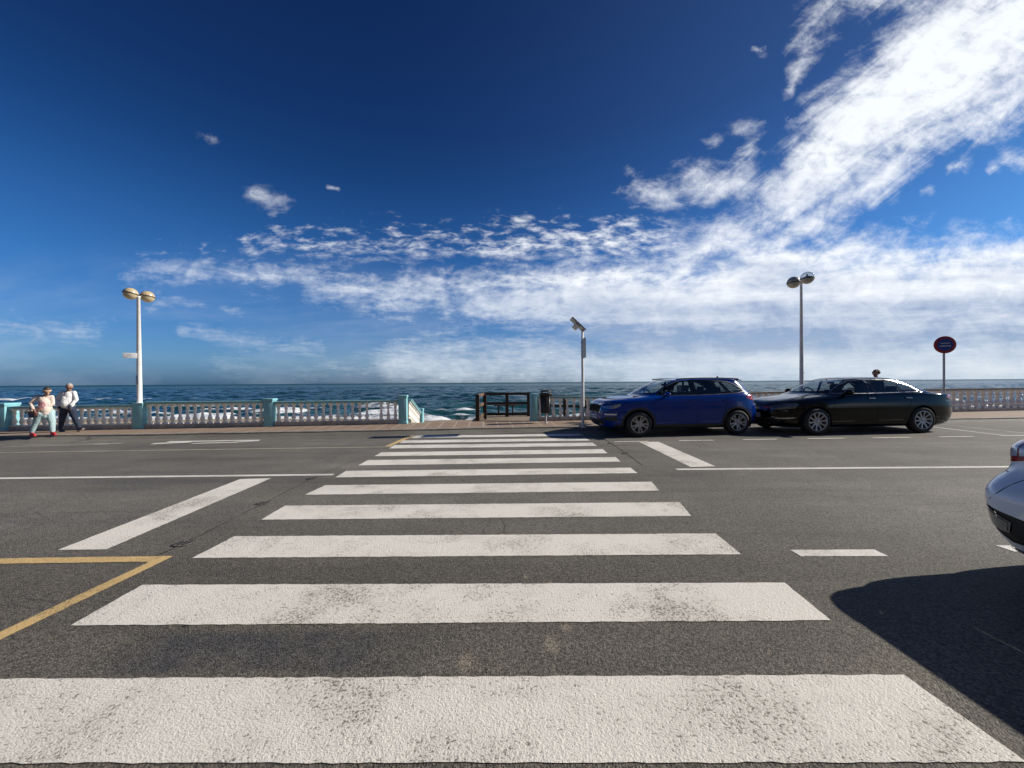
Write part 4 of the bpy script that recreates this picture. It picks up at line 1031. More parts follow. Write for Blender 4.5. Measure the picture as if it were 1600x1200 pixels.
# ---- blue compact SUV
def blue_suv(loc, rz, sc=1.0):
    t = thing('blue_suv', 'bright blue compact hatchback parked nose to the crossing with alloy wheels and roof rails', 'car', loc, rz, 'cars parked along the promenade kerb'); t.scale = (sc, sc*.97, sc*.953)
    rows = [(0.2,-1.98,1.84,0.79,4.8,7.5),(0.27,-2.1,1.93,0.855,4.8,7.5),(0.42,-2.165,2.0,0.885,4.8,7.5),(0.56,-2.185,2.03,0.895,4.8,7.5),(0.7,-2.18,2.01,0.897,4.8,7.5),(0.82,-2.13,1.965,0.89,4.8,7.5),(0.9,-2.06,1.95,0.882,4.8,7.5),(0.955,-1.93,1.94,0.873,4.8,7.5),(0.995,-1.66,1.935,0.864,4.8,7.5),(1.03,-1.33,1.93,0.855,4.8,7.5),(1.06,-1.12,1.92,0.842,4.6,7.0),(1.1,-1.02,1.9,0.825,4.2,6.0),(1.2,-0.86,1.84,0.785,4.0,5.5),(1.32,-0.66,1.745,0.735,4.0,5.5),(1.42,-0.45,1.655,0.69,4.0,5.5),(1.475,-0.27,1.6,0.65,4.0,5.5),(1.51,-0.05,1.54,0.58,3.75,4.88),(1.53,0.12,1.38,0.42,3.25,3.62),(1.54,0.3,1.1,0.22,2.88,2.88),(1.545,0.55,0.8,0.02,2.62,2.62)]
    b = Body(rows); ax, r = 1.325, .335
    fe = []
    fe.append(('cladding','side',[(-1.9,.15),(1.9,.15),(1.9,.315),(-1.9,.315)]))
    for c in (-ax, ax): fe.append(('cladding','side',circle(c, r, r+.10, 48, .15)))
    for c in (-ax, ax): fe.append(('hole','side',circle(c, r, r+.045, 48, .15)))
    # glasshouse
    win = [(-.80,1.085),(-.66,1.20),(-.46,1.33),(-.20,1.435),(.2,1.462),(.75,1.455),(1.13,1.425),(1.33,1.36),(1.52,1.24),(1.58,1.175),(1.40,1.135),(.9,1.105),(.2,1.085)]
    fe.append(('trim','side',off_poly(win,.018))); fe.append(('pillar','side',win))
    fe.append(('glass','side',[(-.60,1.10),(-.42,1.20),(-.32,1.30),(-.13,1.418),(.16,1.445),(.19,1.105)]))
    fe.append(('glass_rear','side',[(.265,1.105),(.235,1.445),(.72,1.438),(.80,1.12)]))
    fe.append(('glass_rear','side',[(.86,1.122),(.79,1.434),(.90,1.430),(1.06,1.14)]))
    fe.append(('glass_rear','side',[(1.20,1.15),(1.00,1.42),(1.12,1.405),(1.30,1.34),(1.47,1.23),(1.53,1.185),(1.40,1.155)]))
    fe.append(('glass','side',[(-.74,1.10),(-.655,1.10),(-.48,1.215),(-.60,1.20)]))
    for pts in ([(-.93,.33),(-.95,.55),(-.92,.85),(-.86,1.02),(-.83,1.08)],[(.235,.32),(.22,.6),(.23,.9),(.225,1.09)],[(.98,.72),(.93,.62),(.90,.40),(.90,.32)],[(.98,.72),(1.03,.9),(1.05,1.10)],[(-.93,.33),(.90,.33)],[(-2.02,.955),(-1.7,.985),(-1.35,1.02),(-1.06,1.065),(-.9,1.08)]):
        fe.append(('seam','side',seam(pts)))
    fe.append(('glass','front',[(0,1.105),(.55,1.105),(.64,1.14),(.585,1.30),(.52,1.44),(.45,1.472),(0,1.478)])) 
    fe.append(('glass_rear','rear',[(0,1.13),(.52,1.13),(.60,1.16),(.54,1.36),(.48,1.43),(0,1.44)]))
    # front: grille, lamps, intake
    fe.append(('chrome','front',[(0,.60),(.36,.60),(.44,.66),(.47,.80),(.42,.845),(0,.855)])); fe.append(('grille','front',[(0,.62),(.34,.62),(.415,.68),(.44,.79),(.40,.825),(0,.835)]))
    fe.append(('headlamp','side',[(-2.13,.74),(-2.12,.805),(-1.95,.845),(-1.76,.86),(-1.78,.81),(-1.92,.745)]))
    fe.append(('chrome','side',[(-2.14,.855),(-2.1,.875),(-1.72,.90),(-1.72,.882)]))
    fe.append(('grille','front',[(0,.30),(.50,.30),(.56,.36),(.52,.46),(0,.46)]))
    fe.append(('reflector','side',[(-2.12,.57),(-2.12,.605),(-1.86,.61),(-1.88,.575)])); fe.append(('grille','side',[(-2.12,.42),(-2.12,.52),(-1.90,.54),(-1.82,.44)]))
    fe.append(('taillamp','side',[(1.60,.985),(1.66,1.07),(1.80,1.095),(1.92,1.085),(1.94,.93),(1.85,.90)])); fe.append(('taillamp','rear',[(.60,.92),(.50,.99),(.62,1.07),(.795,1.07),(.81,.93)]))
    fe.append(('reflector','rear',[(0,.62),(.30,.62),(.30,.80),(0,.80)]))
    sh = build_shell(b, fe, 96, 76)
    mats = {'body':(M_blue,0),'cladding':(M_plastic,.004),'pillar':(M_piano,-.004),'trim':(M_chromed2,.001),'glass':(M_glass,-.008),'glass_rear':(M_glassd,-.008),'seam':(M_plastic,-.006),'chrome':(M_chrome,.006),'grille':(M_plastic,-.01),'headlamp':(M_reflect,.002),'reflector':(M_reflect,.002),'taillamp':(M_redl,.004)}
    nm = {'body':'body','cladding':'wheel_arch_trim','pillar':'window_pillar','trim':'window_trim','glass':'window','glass_rear':'tinted_window','seam':'panel_gaps','chrome':'chrome_strip','grille':'grille','headlamp':'headlight','reflector':'fog_light_strip','taillamp':'tail_light'}
    emit(sh, mats, nm, t)
    for x in (-ax, ax):
        for s in (-1, 1): wheel(t, x, s*.80, r, .225, s, 10, True)
    under(t, b, ax, r, .885); interior(t, b, -.85, 1.08, 1.28, -.05, .85)
    mirror(t, -.62, 1.10, .83, M_blue); handles(t, b, (.07, 1.0), .93, M_blue)
    for s in (-1, 1):
        bm = B(); pts = [Vector((-.22+i*.145, s*(.645-.0*i), 1.475+.052*math.sin(math.pi*min(max((i+.6)/13.2,0),1))**.35)) for i in range(13)]
        for a, c in zip(pts, pts[1:]): tube(bm, a, c, .017, seg=8)
        obj('roof_rail', bm, M_plastic, t, smooth=60)
    bm = B(); box(bm, (1.58,0,1.478), (.22,1.12,.022), bev=.01, ry=R(8)); obj('roof_spoiler', bm, M_blue, t, smooth=40)
    bm = B(); prism(bm, [(1.30,1.52),(1.42,1.515),(1.38,1.59)], -.012, .012); obj('aerial', bm, M_plastic, t)
    plate(t, -2.19, 0, .50, -1, 7); plate(t, 2.015, 0, .80, 1, 7)
    bm = B()
    for k in range(7): box(bm, (-2.172, (k-3)*.105, .735), (.03,.012,.17))
    obj('grille_slats', bm, M_plastic, t)
    bm = B(); box(bm, (.38,.2,1.20), (.02,.34,.26), bev=.01); obj('windscreen_papers', bm, M_plate, t)
    return t
# ---- black saloon
def black_saloon(loc, rz, sc=1.0):
    t = thing('black_saloon', 'black four-door saloon with ten-spoke wheels parked behind the blue car', 'car', loc, rz, 'cars parked along the promenade kerb'); t.scale = (sc, sc*.93, sc*.935)
    rows = [(0.18,-2.08,2.2,0.79,4.4,6.5),(0.25,-2.22,2.33,0.86,4.4,6.5),(0.4,-2.285,2.42,0.895,4.4,6.5),(0.55,-2.3,2.44,0.91,4.4,6.5),(0.66,-2.285,2.43,0.91,4.4,6.5),(0.75,-2.22,2.41,0.905,4.4,6.5),(0.83,-2.05,2.4,0.895,4.4,6.5),(0.89,-1.78,2.395,0.885,4.4,6.5),(0.935,-1.48,2.39,0.877,4.4,6.5),(0.975,-1.2,2.34,0.865,4.4,6.5),(1.005,-1.08,2.15,0.85,4.3,5.97),(1.035,-1.0,1.93,0.83,4.1,4.93),(1.12,-0.86,1.72,0.79,4.0,4.4),(1.22,-0.68,1.52,0.735,4.0,4.4),(1.31,-0.5,1.28,0.685,4.0,4.4),(1.375,-0.32,1.08,0.635,4.0,4.4),(1.415,-0.14,0.88,0.55,3.7,4.0),(1.435,0.0,0.68,0.4,3.05,3.15),(1.445,0.12,0.5,0.2,2.62,2.62),(1.448,0.3,0.36,0.02,2.52,2.52)]
    b = Body(rows); ax, r = 1.355, .335; fe = []
    for c in (-ax, ax): fe.append(('hole','side',circle(c, r, r+.04, 48, .13)))
    win = [(-.84,1.03),(-.70,1.13),(-.52,1.235),(-.30,1.332),(.0,1.372),(.6,1.368),(.98,1.31),(1.20,1.21),(1.36,1.09),(1.30,1.06),(.6,1.042),(-.1,1.03)]
    fe.append(('trim','side',off_poly(win,.014))); fe.append(('pillar','side',win))
    fe.append(('glass','side',[(-.60,1.05),(-.58,1.105),(-.44,1.22),(-.26,1.312),(.0,1.350),(.10,1.352),(.15,1.05)]))
    fe.append(('glass_rear','side',[(.225,1.055),(.19,1.348),(.58,1.345),(.80,1.325),(.86,1.075)]))
    fe.append(('glass_rear','side',[(.90,1.078),(.84,1.315),(.97,1.285),(1.14,1.19),(1.25,1.10),(1.20,1.082)]))
    fe.append(('glass','side',[(-.74,1.045),(-.64,1.045),(-.60,1.10),(-.63,1.098)]))
    for pts in ([(-.93,.26),(-.96,.5),(-.93,.8),(-.88,.97),(-.84,1.03)],[(.19,.25),(.165,.6),(.18,.9),(.175,1.04)],[(1.0,.70),(.94,.60),(.90,.40),(.90,.25)],[(1.0,.70),(1.10,.9),(1.16,1.06)],[(-.93,.26),(.90,.26)],[(-2.1,.81),(-1.7,.895),(-1.3,.955),(-1.0,.99)],[(2.39,.97),(2.1,.985),(1.8,1.02)]):
        fe.append(('seam','side',seam(pts)))
    fe.append(('glass','front',[(0,1.055),(.52,1.055),(.62,1.085),(.57,1.22),(.50,1.34),(.40,1.395),(0,1.405)]))
    fe.append(('glass_rear','rear',[(0,1.05),(.52,1.05),(.58,1.09),(.50,1.30),(.42,1.37),(0,1.38)]))
    fe.append(('grille','front',[(0,.62),(.46,.625),(.52,.68),(.46,.76),(0,.765)]))
    for z_ in (.635,.665,.695,.725,.75): fe.append(('chrome','front',[(0,z_),(.47,z_),(.47,z_+.007),(0,z_+.007)]))
    fe.append(('headlamp','side',[(-2.24,.63),(-2.235,.71),(-2.06,.775),(-1.78,.795),(-1.74,.76),(-1.84,.67),(-2.05,.635)]))
    fe.append(('headlamp','front',[(.52,.64),(.535,.75),(.70,.76),(.70,.63)]))
    fe.append(('grille','front',[(0,.26),(.62,.26),(.68,.34),(.62,.42),(0,.42)]))
    fe.append(('reflector','side',[(-2.22,.40),(-2.20,.425),(-1.86,.44),(-1.80,.425),(-2.0,.395)])); fe.append(('reflector','side',[(-2.27,.385),(-2.21,.46),(-2.20,.45),(-2.25,.38)]))
    fe.append(('taillamp','side',[(2.05,.90),(2.10,.96),(2.30,.975),(2.40,.955),(2.42,.86),(2.3,.84)])); fe.append(('taillamp','rear',[(.55,.85),(.52,.93),(.7,.95),(.79,.95),(.80,.86)]))
    fe.append(('chrome','side',[(2.0,.815),(2.44,.815),(2.44,.825),(2.0,.822)]))
    fe.append(('cladding','rear',[(0,.20),(.7,.20),(.72,.34),(0,.34)]))
    sh = build_shell(b, fe, 96, 76)
    mats = {'body':(M_blk,0),'cladding':(M_plastic,.002),'pillar':(M_piano,-.004),'trim':(M_chromed,.001),'glass':(M_glass,-.008),'glass_rear':(M_glassd,-.008),'seam':(M_plastic,-.006),'chrome':(M_chromed,.006),'grille':(M_plastic,-.01),'headlamp':(M_hl,.002),'reflector':(M_reflect,.003),'taillamp':(M_redl,.004)}
    nm = {'body':'body','cladding':'rear_diffuser','pillar':'window_pillar','trim':'window_trim','glass':'window','glass_rear':'tinted_window','seam':'panel_gaps','chrome':'chrome_strip','grille':'grille','headlamp':'headlight','reflector':'fog_light_strip','taillamp':'tail_light'}
    emit(sh, mats, nm, t)
    for x in (-ax, ax):
        for s in (-1, 1): wheel(t, x, s*.815, r, .232, s, 10)
    under(t, b, ax, r, .90); interior(t, b, -.82, 1.02, 1.20, .02, .86)
    mirror(t, -.60, 1.06, .82, M_blk); handles(t, b, (.02, .98), .90, M_chromed)
    plate(t, -2.31, 0, .47, -1, 7); plate(t, 2.45, 0, .62, 1, 7)
    # round emblem on the grille: ring with a V over a W
    Me = Matrix.Translation((-2.285,0,.695)) @ Matrix.Rotation(R(-90),4,'Y')
    bm = B(); lathe(bm, [(.058,-.004),(.066,-.004),(.066,.006),(.058,.006)], 28, Me, closed=True)
    def seg(a, c_): tube(bm, (-2.291, a[0], .695+a[1]), (-2.291, c_[0], .695+c_[1]), .005, seg=6)
    for a, c_ in (((-.030,.048),(0,.006)),((.030,.048),(0,.006)),((-.052,.022),(-.024,-.05)),((-.024,-.05),(0,-.008)),((0,-.008),(.024,-.05)),((.024,-.05),(.052,.022))): seg(a, c_)
    obj('emblem', bm, M_chrome, t, smooth=40)
    bm = B(); prism(bm, [(.92,1.385),(1.08,1.345),(1.06,1.42)], -.012, .012); obj('aerial', bm, M_plastic, t)
    return t
# ---- white hatchback, tail towards the crossing
def white_hatch(loc, rz, sc=1.0):
    t = thing('white_hatchback', 'white hatchback cut by the right edge, its tail and bumper towards the crossing', 'car', loc, rz); t.scale = (sc,)*3
    rows = [(0.17,-2.0,2.06,0.8,4.4,7.5),(0.23,-2.1,2.13,0.855,4.4,7.5),(0.36,-2.16,2.22,0.89,4.4,7.5),(0.5,-2.18,2.26,0.905,4.4,7.5),(0.62,-2.18,2.285,0.912,4.4,7.5),(0.68,-2.17,2.27,0.91,4.4,7.5),(0.74,-2.15,2.2,0.918,4.4,7.5),(0.8,-2.1,2.12,0.903,4.4,7.5),(0.86,-2.0,2.09,0.893,4.4,7.5),(0.93,-1.75,2.085,0.883,4.4,7.5),(0.99,-1.4,2.075,0.873,4.4,7.5),(1.04,-1.15,2.0,0.858,4.4,7.5),(1.075,-1.05,1.88,0.838,4.25,6),(1.11,-0.98,1.72,0.8,3.95,6),(1.2,-0.8,1.52,0.75,3.8,4.2),(1.3,-0.55,1.1,0.7,3.8,4.2),(1.38,-0.3,0.68,0.64,3.8,4.2),(1.42,-0.1,0.42,0.55,3.55,3.85),(1.44,0.0,0.28,0.35,2.97,3.08),(1.448,0.12,0.16,0.02,2.58,2.58)]
    b = Body(rows); ax, r = 1.35, .325; fe = []
    for c in (-ax, ax): fe.append(('hole','side',circle(c, r, r+.045, 48, .12)))
    win = [(-.86,1.06),(-.6,1.20),(-.3,1.31),(.0,1.355),(.5,1.335),(1.0,1.23),(1.40,1.11),(1.3,1.085),(.4,1.07)]
    fe.append(('pillar','side',off_poly(win,.015))); fe.append(('glass','side',[(-.62,1.085),(-.35,1.24),(-.05,1.325),(.16,1.33),(.2,1.09)])); fe.append(('glass_rear','side',[(.27,1.09),(.23,1.33),(.5,1.318),(.95,1.225),(1.02,1.105)]))
    fe.append(('glass','front',[(0,1.10),(.52,1.10),(.60,1.14),(.50,1.36),(.40,1.41),(0,1.42)])); fe.append(('glass_rear','rear',[(0,1.125),(.58,1.125),(.62,1.16),(.5,1.34),(.42,1.38),(0,1.39)]))
    # tail lights (a clear centre in a red surround) on rear corner
    ro = [(.42,.945),(.46,1.045),(.70,1.055),(.78,1.03),(.805,.95),(.808,.885),(.78,.87),(.62,.905)]
    fe.append(('taillamp','rear',ro)); fe.append(('clear_lamp','rear',[(.52,.965),(.55,1.02),(.69,1.03),(.74,1.01),(.765,.945),(.755,.92),(.64,.935)]))
    fe.append(('taillamp','rear',[(.655,.93),(.665,1.035),(.68,1.035),(.672,.93)]))
    fe.append(('cladding','rear',[(0,.34),(.30,.34),(.36,.30),(.62,.30),(.73,.36),(.83,.42),(.842,.565),(.68,.535),(.45,.50),(0,.49)]))
    fe.append(('redstrip','rear',[(.795,.40),(.828,.42),(.838,.558),(.806,.555)]))
    lo = [(.60,.375),(.76,.38),(.80,.42),(.808,.55),(.79,.55),(.57,.46)]
    fe.append(('lens_frame','rear',lo)); fe.append(('lens','rear',off_poly(lo,-.012)))
    fe.append(('seam','rear',seam([(.0,.86),(.40,.87),(.52,.84),(.60,.74),(.64,.66),(.70,.60)]))); fe.append(('seam','rear',seam([(.40,.87),(.44,.95)])))
    fe.append(('seam','side',seam([(1.72,.50),(1.80,.62),(1.98,.79),(2.03,.80),(2.06,.80)])))
    fe.append(('blue_strip','rear',[(0,.215),(.70,.215),(.74,.225),(.70,.238),(0,.238)]))
    fe.append(('headlamp','side',[(-2.1,.68),(-2.1,.74),(-1.8,.82),(-1.75,.78),(-1.95,.69)]))
    for pts in ([(-.93,.26),(-.94,.6),(-.86,1.06)],[(.21,.25),(.2,.7),(.22,1.06)],[(1.0,.70),(.92,.45),(.90,.25)],[(1.0,.70),(1.12,1.08)]): fe.append(('seam','side',seam(pts)))
    sh = build_shell(b, fe, 130, 100)
    mats = {'body':(M_whitec,0),'cladding':(M_plastic,-.006),'pillar':(M_piano,-.004),'glass':(M_glass,-.008),'glass_rear':(M_glassd,-.008),'seam':(M_plastic,-.006),'headlamp':(M_reflect,.002),'taillamp':(M_redd,.006),'clear_lamp':(M_clr,.010),'redstrip':(M_redd,.004),'lens':(M_lensg,.008),'lens_frame':(M_galv,.003),'blue_strip':(MATS['strip_blue'],.006)}
    nm = {'body':'body','cladding':'bumper_insert','pillar':'window_pillar','glass':'window','glass_rear':'tinted_window','seam':'panel_gaps','headlamp':'headlight','taillamp':'tail_light','clear_lamp':'reversing_light','redstrip':'bumper_reflector','lens':'fog_light','lens_frame':'fog_light_frame','blue_strip':'bumper_strip'}
    emit(sh, mats, nm, t)
    for x in (-ax, ax):
        for s in (-1, 1): wheel(t, x, s*.81, r, .205, s, 5)
    under(t, b, ax, r, .895); interior(t, b, -.82, 1.05, 1.20, .0, .8)
    mirror(t, -.62, 1.08, .82, M_whitec)
    bm = B(); box(bm, (1.70,0,1.125), (.12,1.15,.02), bev=.009); obj('rear_spoiler', bm, M_whitec, t, smooth=40)
    return t
M_blue = car_paint('blue_car_paint', (.0002,.026,.20), rough=.16, coat=.4, spec=.2); M_blk = car_paint('black_car_paint', (.0008,.0008,.001), rough=.06, coat=0.0, spec=.32, dust=.008); M_whitec = car_paint('white_car_paint', (.90,.91,.92), rough=.35, coat=1.0)
M_chromed2 = simple('satin_window_trim', (.03,.03,.032), .35, .3); M_chromed = simple('dull_chrome', (.35,.35,.36), .25, 1.0); M_hl = simple('smoked_headlight', (.12,.125,.13), .12, .3, var=.4, scale=14, coat=1.0)
M_clr = simple('clear_reversing_lamp', (.62,.62,.64), .15, .2, coat=1.0); M_lensg = simple('fog_lens', (.24,.24,.20), .2, .2, var=.3, scale=30, coat=1.0); simple('strip_blue', (.02,.035,.10), .35)
def put_car(fn, pf, pr, wb, ycar, drop=0):
    """front and rear near-wheel contact pixels -> location, heading and scale"""
    return fn
# blue: contact pixels of the near wheels
def place2(fn, xf, yf, xr, yr, wb, half):
    Fp, Rp = P(xf, yf, 0), P(xr, yr, 0); d = Rp-Fp; sc = d.length/wb; rz = math.atan2(d.y, d.x)
    mid = (Fp+Rp)/2; off = Vector((-math.sin(rz), math.cos(rz), 0))*half*sc
    return fn(mid+off, rz, sc), sc
c_, s1_ = place2(blue_suv, 997, 682.6, 1149.5, 678.6, 2.65, .80*.97)
c_, s2_ = place2(black_saloon, 1273, 679.4, 1436.5, 676.0, 2.71, .815*.93)
print('car scales', s1_, s2_)
wc = white_hatch((3.86+2.285-.24, 3.165-.91, 0), R(180), 1.0)

# ------------------------------------------------------------------ people: bodies grown as one skin around a posed skeleton
SQZ = 1
def blob_mesh(name, caps_, mat, parent, voxel=.010, smooth=4, kind=None):
    """caps_: list of (p0, r0, p1, r1[, flatten]) tapered capsules, fused into one surface"""
    bm = B()
    for cp in caps_:
        (a, ra, b_, rb) = cp[:4]; a, b_ = Vector(a), Vector(b_); sq = cp[4] if len(cp) > 4 else (1,1,1)
        for c_, r_ in ((a, ra), (b_, rb)):
            g = bmesh.ops.create_icosphere(bm, subdivisions=2, radius=r_); bmesh.ops.translate(bm, vec=c_, verts=g['verts'])
        if (b_-a).length > 1e-4: tube(bm, a, b_, ra*.98, rb*.98, seg=14)
    me = bpy.data.meshes.new(name); bm.to_mesh(me); bm.free()
    o = bpy.data.objects.new(name+'_tmp', me); COL.objects.link(o)
    md = o.modifiers.new('r', 'REMESH'); md.mode = 'VOXEL'; md.voxel_size = voxel; md.use_smooth_shade = True
    ms = o.modifiers.new('s', 'SMOOTH'); ms.factor = .5; ms.iterations = smooth
    m2 = evald(o)
    m2.name = name
    if SQZ != 1: m2.transform(Matrix.Diagonal((SQZ, SQZ, 1, 1)))
    for p_ in m2.polygons: p_.use_smooth = True
    m2.materials.clear()
    return obj(name, m2, mat, parent)
def hand(c, d, side, r=.0095, up=(0,0,1), curl=.5, L=.078):
    """capsules of a palm with four bent fingers and a thumb; d = pointing direction"""
    c, d = Vector(c), Vector(d).normalized(); s_ = Vector(side).normalized(); n = d.cross(s_).normalized(); out = []
    for k, (o_, l_) in enumerate(((-1.5,.88),(-.5,1.0),(.5,.95),(1.5,.75))):
        b0 = c+s_*o_*.019+d*.045; m_ = b0+d*L*.5*l_+n*curl*.012; e = m_+d*L*.35*l_*(1-curl*.6)+n*curl*.04*l_
        out += [(c-d*.02+s_*o_*.012,.018,b0,.0125),(b0,r,m_,r*.95),(m_,r*.95,e,r*.8)]
    t0 = c+s_*-.03; t1 = t0+d*.03-s_*.02+n*.012; out += [(c,.016,t0,.013),(t0,.012,t1,.0105),(t1,.0105,t1+d*.028+n*.012,.0085)]
    return out
def head_caps(c, f, r=.088):
    """skull, jaw, nose, brow, ears around centre c looking along f"""
    c, f = Vector(c), Vector(f).normalized(); s_ = f.cross(Vector((0,0,1))).normalized(); u_ = s_.cross(f).normalized()
    out = [(c-f*.02+u_*.02, r, c+f*.012+u_*.025, r*.95), (c+f*.02-u_*.035, r*.70, c+f*.045-u_*.075, r*.42), (c+f*.06, r*.42, c+f*.05-u_*.05, r*.45),
           (c+f*.083+u_*.015, .010, c+f*.108-u_*.022, .014), (c+f*.085-u_*.052+s_*.018, .009, c+f*.085-u_*.052-s_*.018, .009), (c+f*.082-u_*.064+s_*.013, .009, c+f*.082-u_*.064-s_*.013, .009),
           (c+f*.076+u_*.028+s_*.032, .013, c+f*.078+u_*.028-s_*.032, .013)]
    for k in (-1, 1): out.append((c-f*.005+s_*k*(r*.93)+u_*.012, .016, c-f*.005+s_*k*(r*.95)-u_*.018, .011))
    return out, s_, u_
def eyes(t, c, f, s_, u_):
    c, f = Vector(c), Vector(f).normalized(); bm = B()
    for k in (-1, 1): ball(bm, c+f*.077+u_*.006+s_*k*.031, .0125, sub=2)
    return bm
skin1 = simple('skin', (.42,.235,.165), .55, var=.12, scale=25); skin2 = simple('tanned_skin', (.33,.165,.11), .55, var=.12, scale=25)
M_hair = simple('brown_hair', (.060,.030,.017), .6, var=.4, scale=40); M_hairg = simple('grey_hair', (.36,.33,.30), .6, var=.3, scale=40); M_hairw = simple('curly_auburn_hair', (.085,.045,.025), .7, var=.5, scale=30, bmp=.01)
def cloth(name, col, pat=None):
    m, nb = newmat(name); p = nb.obj(); n = nb.noise(p, 9, 5, .6, .5); f = nb.noise(p, 220, 2, .5)
    k = nb.mapr(n, .3, .7, .86, 1.08); c = nb.mix(1.0, (*col,1), nb.xyz(k,k,k), 'MULTIPLY')
    if pat: c = pat(nb, p, c)
    outp(nb, pbsdf(nb, col=c, rough=.88, normal=bump(nb, n*3.0+f*.15, .012))); return m
def rose(nb, p, c):
    x, y, z = nb.sep(p); dd = nb.m('SQRT', (x-.075)*(x-.075)*1.2+(z-.84)*(z-.84)); n = nb.noise(p, 16, 6, .75, 1.2)
    k = nb.mapr(dd+(n-.5)*.10, .15, .12, 0, 1)*nb.mapr(n, .44, .52, 0, 1)*nb.mapr(y, .0, -.05, 0, 1)
    c = nb.mix(k*.9, c, (.36,.06,.10,1)); return nb.mix(k*nb.mapr(nb.noise(p, 30, 4, .7), .5, .56, 0, .8), c, (.62,.35,.38,1))
def fade(nb, p, c):
    n = nb.noise(nb.scalev(p, (1,1,.6)), 5, 4, .6); z = nb.sep(p)[2]
    return nb.mix(nb.mapr(n, .48, .68, 0, .5)*nb.mapr(z, .2, .5, 0, 1), c, (.10,.15,.24,1))
M_top1 = cloth('cream_top', (.78,.64,.56), rose); M_top2 = cloth('white_jumper', (.82,.81,.80)); M_jean1 = cloth('pale_jeans', (.40,.55,.57)); M_jean2 = cloth('dark_jeans', (.018,.028,.055), fade)
M_shoer = simple('red_shoes', (.50,.015,.018), .5); M_shoed = simple('dark_shoes', (.03,.035,.05), .6); M_sole = simple('shoe_sole', (.42,.40,.38), .7); M_bag = simple('brown_leather', (.10,.035,.025), .5, var=.3, scale=15); M_bagb = simple('black_leather', (.012,.012,.012), .45); M_scarf = simple('cream_scarf', (.60,.52,.40), .8, var=.3, scale=30)
M_sung = simple('sunglasses', (.01,.01,.01), .1); M_dark = simple('dark_coat', (.012,.012,.014), .8); M_eye = simple('eye', (.05,.035,.03), .2)

def shoe(bmcaps, a, d, L=.15, r=.042): return [(a, r, Vector(a)+Vector(d)*L, r*.78, (1,1,1))]
# woman, walking right, looking down, three-quarter towards the road
W0 = P(69, 679.8, .12); t = thing('person', 'woman in cream top with pink print, pale jeans and red shoes walking at the kerb', 'person', W0); t.scale = (.86, .86, 1)
S_ = 1.0
head = Vector((.140,-.02,1.235)); f = Vector((.75,-.42,-.38)); hc, s_, u_ = head_caps(head, f, .084)
shL, shR = Vector((-.135,-.085,1.075)), Vector((.165,.085,1.07)); hipL, hipR = Vector((-.02,-.09,.63)), Vector((.10,.07,.63))
elL, wrL, haL = Vector((-.255,-.14,.905)), Vector((-.06,-.24,.755)), Vector((.015,-.255,.70))
elR, wrR, haR = Vector((.235,.05,.88)), Vector((.17,-.12,.78)), Vector((.125,-.18,.745))
knL, anL = Vector((-.15,-.09,.36)), Vector((-.265,-.10,.085)); knR, anR = Vector((.19,.06,.37)), Vector((.215,.05,.09))
body = hc+[((.045,0,1.05),.05,head-Vector((.02,0,.06)),.046),((.02,0,1.0),.12,(.05,0,.72),.125),(shL,.045,(.02,0,1.02),.07),(shR,.045,(.02,0,1.02),.07),
     (shL,.042,elL,.034),(elL,.034,wrL,.024),(wrL,.024,haL,.024),(shR,.042,elR,.034),(elR,.034,wrR,.024),(wrR,.024,haR,.022),
     (hipL,.10,knL,.06),(knL,.056,anL,.036),(hipR,.10,knR,.06),(knR,.056,anR,.036),(anL,.036,(-.26,-.12,.04),.03),((-.26,-.12,.04),.03,(-.15,-.13,.03),.025),(anR,.036,(.23,.04,.04),.03),((.23,.04,.04),.03,(.34,.01,.03),.025)]
body += hand(haL, (.75,-.25,-.55), (.3,-.5,.6), curl=.8) + hand(haR, (-.75,-.45,-.3), (.2,.4,.7), curl=.8)
blob_mesh('body', body, skin1, t, .0075, 2)
top_ = [(shL,.062,(-.04,-.02,1.04),.078),(shR,.062,(.09,.02,1.03),.078),((-.0,-.01,1.0),.135,(.07,-.02,.90),.150),((.07,-.02,.90),.150,(.075,-.03,.76),.165),((.07,-.03,.76),.165,(.05,-.01,.67),.155),
      (shL,.060,elL,.056),(elL,.056,wrL,.042),(shR,.058,elR,.052),(elR,.052,wrR,.040)]
blob_mesh('top', top_, M_top1, t, .010, 3)
blob_mesh('jeans', [(hipL,.135,hipR,.135),(hipL,.128,knL,.085),(knL,.080,anL+Vector((0,0,.03)),.065),(hipR,.128,knR,.088),(knR,.083,anR+Vector((0,0,.03)),.068),((.04,0,.64),.14,(.05,0,.56),.12)], M_jean1, t, .010, 3)
for a_, d_ in ((Vector((-.275,-.115,.035)),Vector((.95,-.25,-.05))),(Vector((.215,.04,.035)),Vector((.93,-.30,.03)))):
    sh_o = blob_mesh('shoe', [(a_,.045,a_+d_*.07,.042),(a_+d_*.07,.042,a_+d_*.15,.036),(a_+Vector((0,0,.03)),.042,a_+d_*.05+Vector((0,0,.02)),.036)], M_shoer, t, .008, 2)
    bm = B(); box(bm, a_+d_*.07+Vector((0,0,-.034)), (.26,.075,.018), rz=math.atan2(d_.y,d_.x), bev=.008); obj('sole', bm, M_shoer, sh_o)
hr = [(head-f*.035+u_*.03,.088,head+f*.0+u_*.055,.080),(head-f*.07-u_*.01,.065,head-f*.06-u_*.06,.045),(head-f*.02+s_*.06+u_*.02,.04,head-f*.03+s_*.065-u_*.03,.03),(head-f*.02-s_*.06+u_*.02,.04,head-f*.03-s_*.065-u_*.03,.03)]
blob_mesh('hair', hr, M_hair, t, .008, 1)
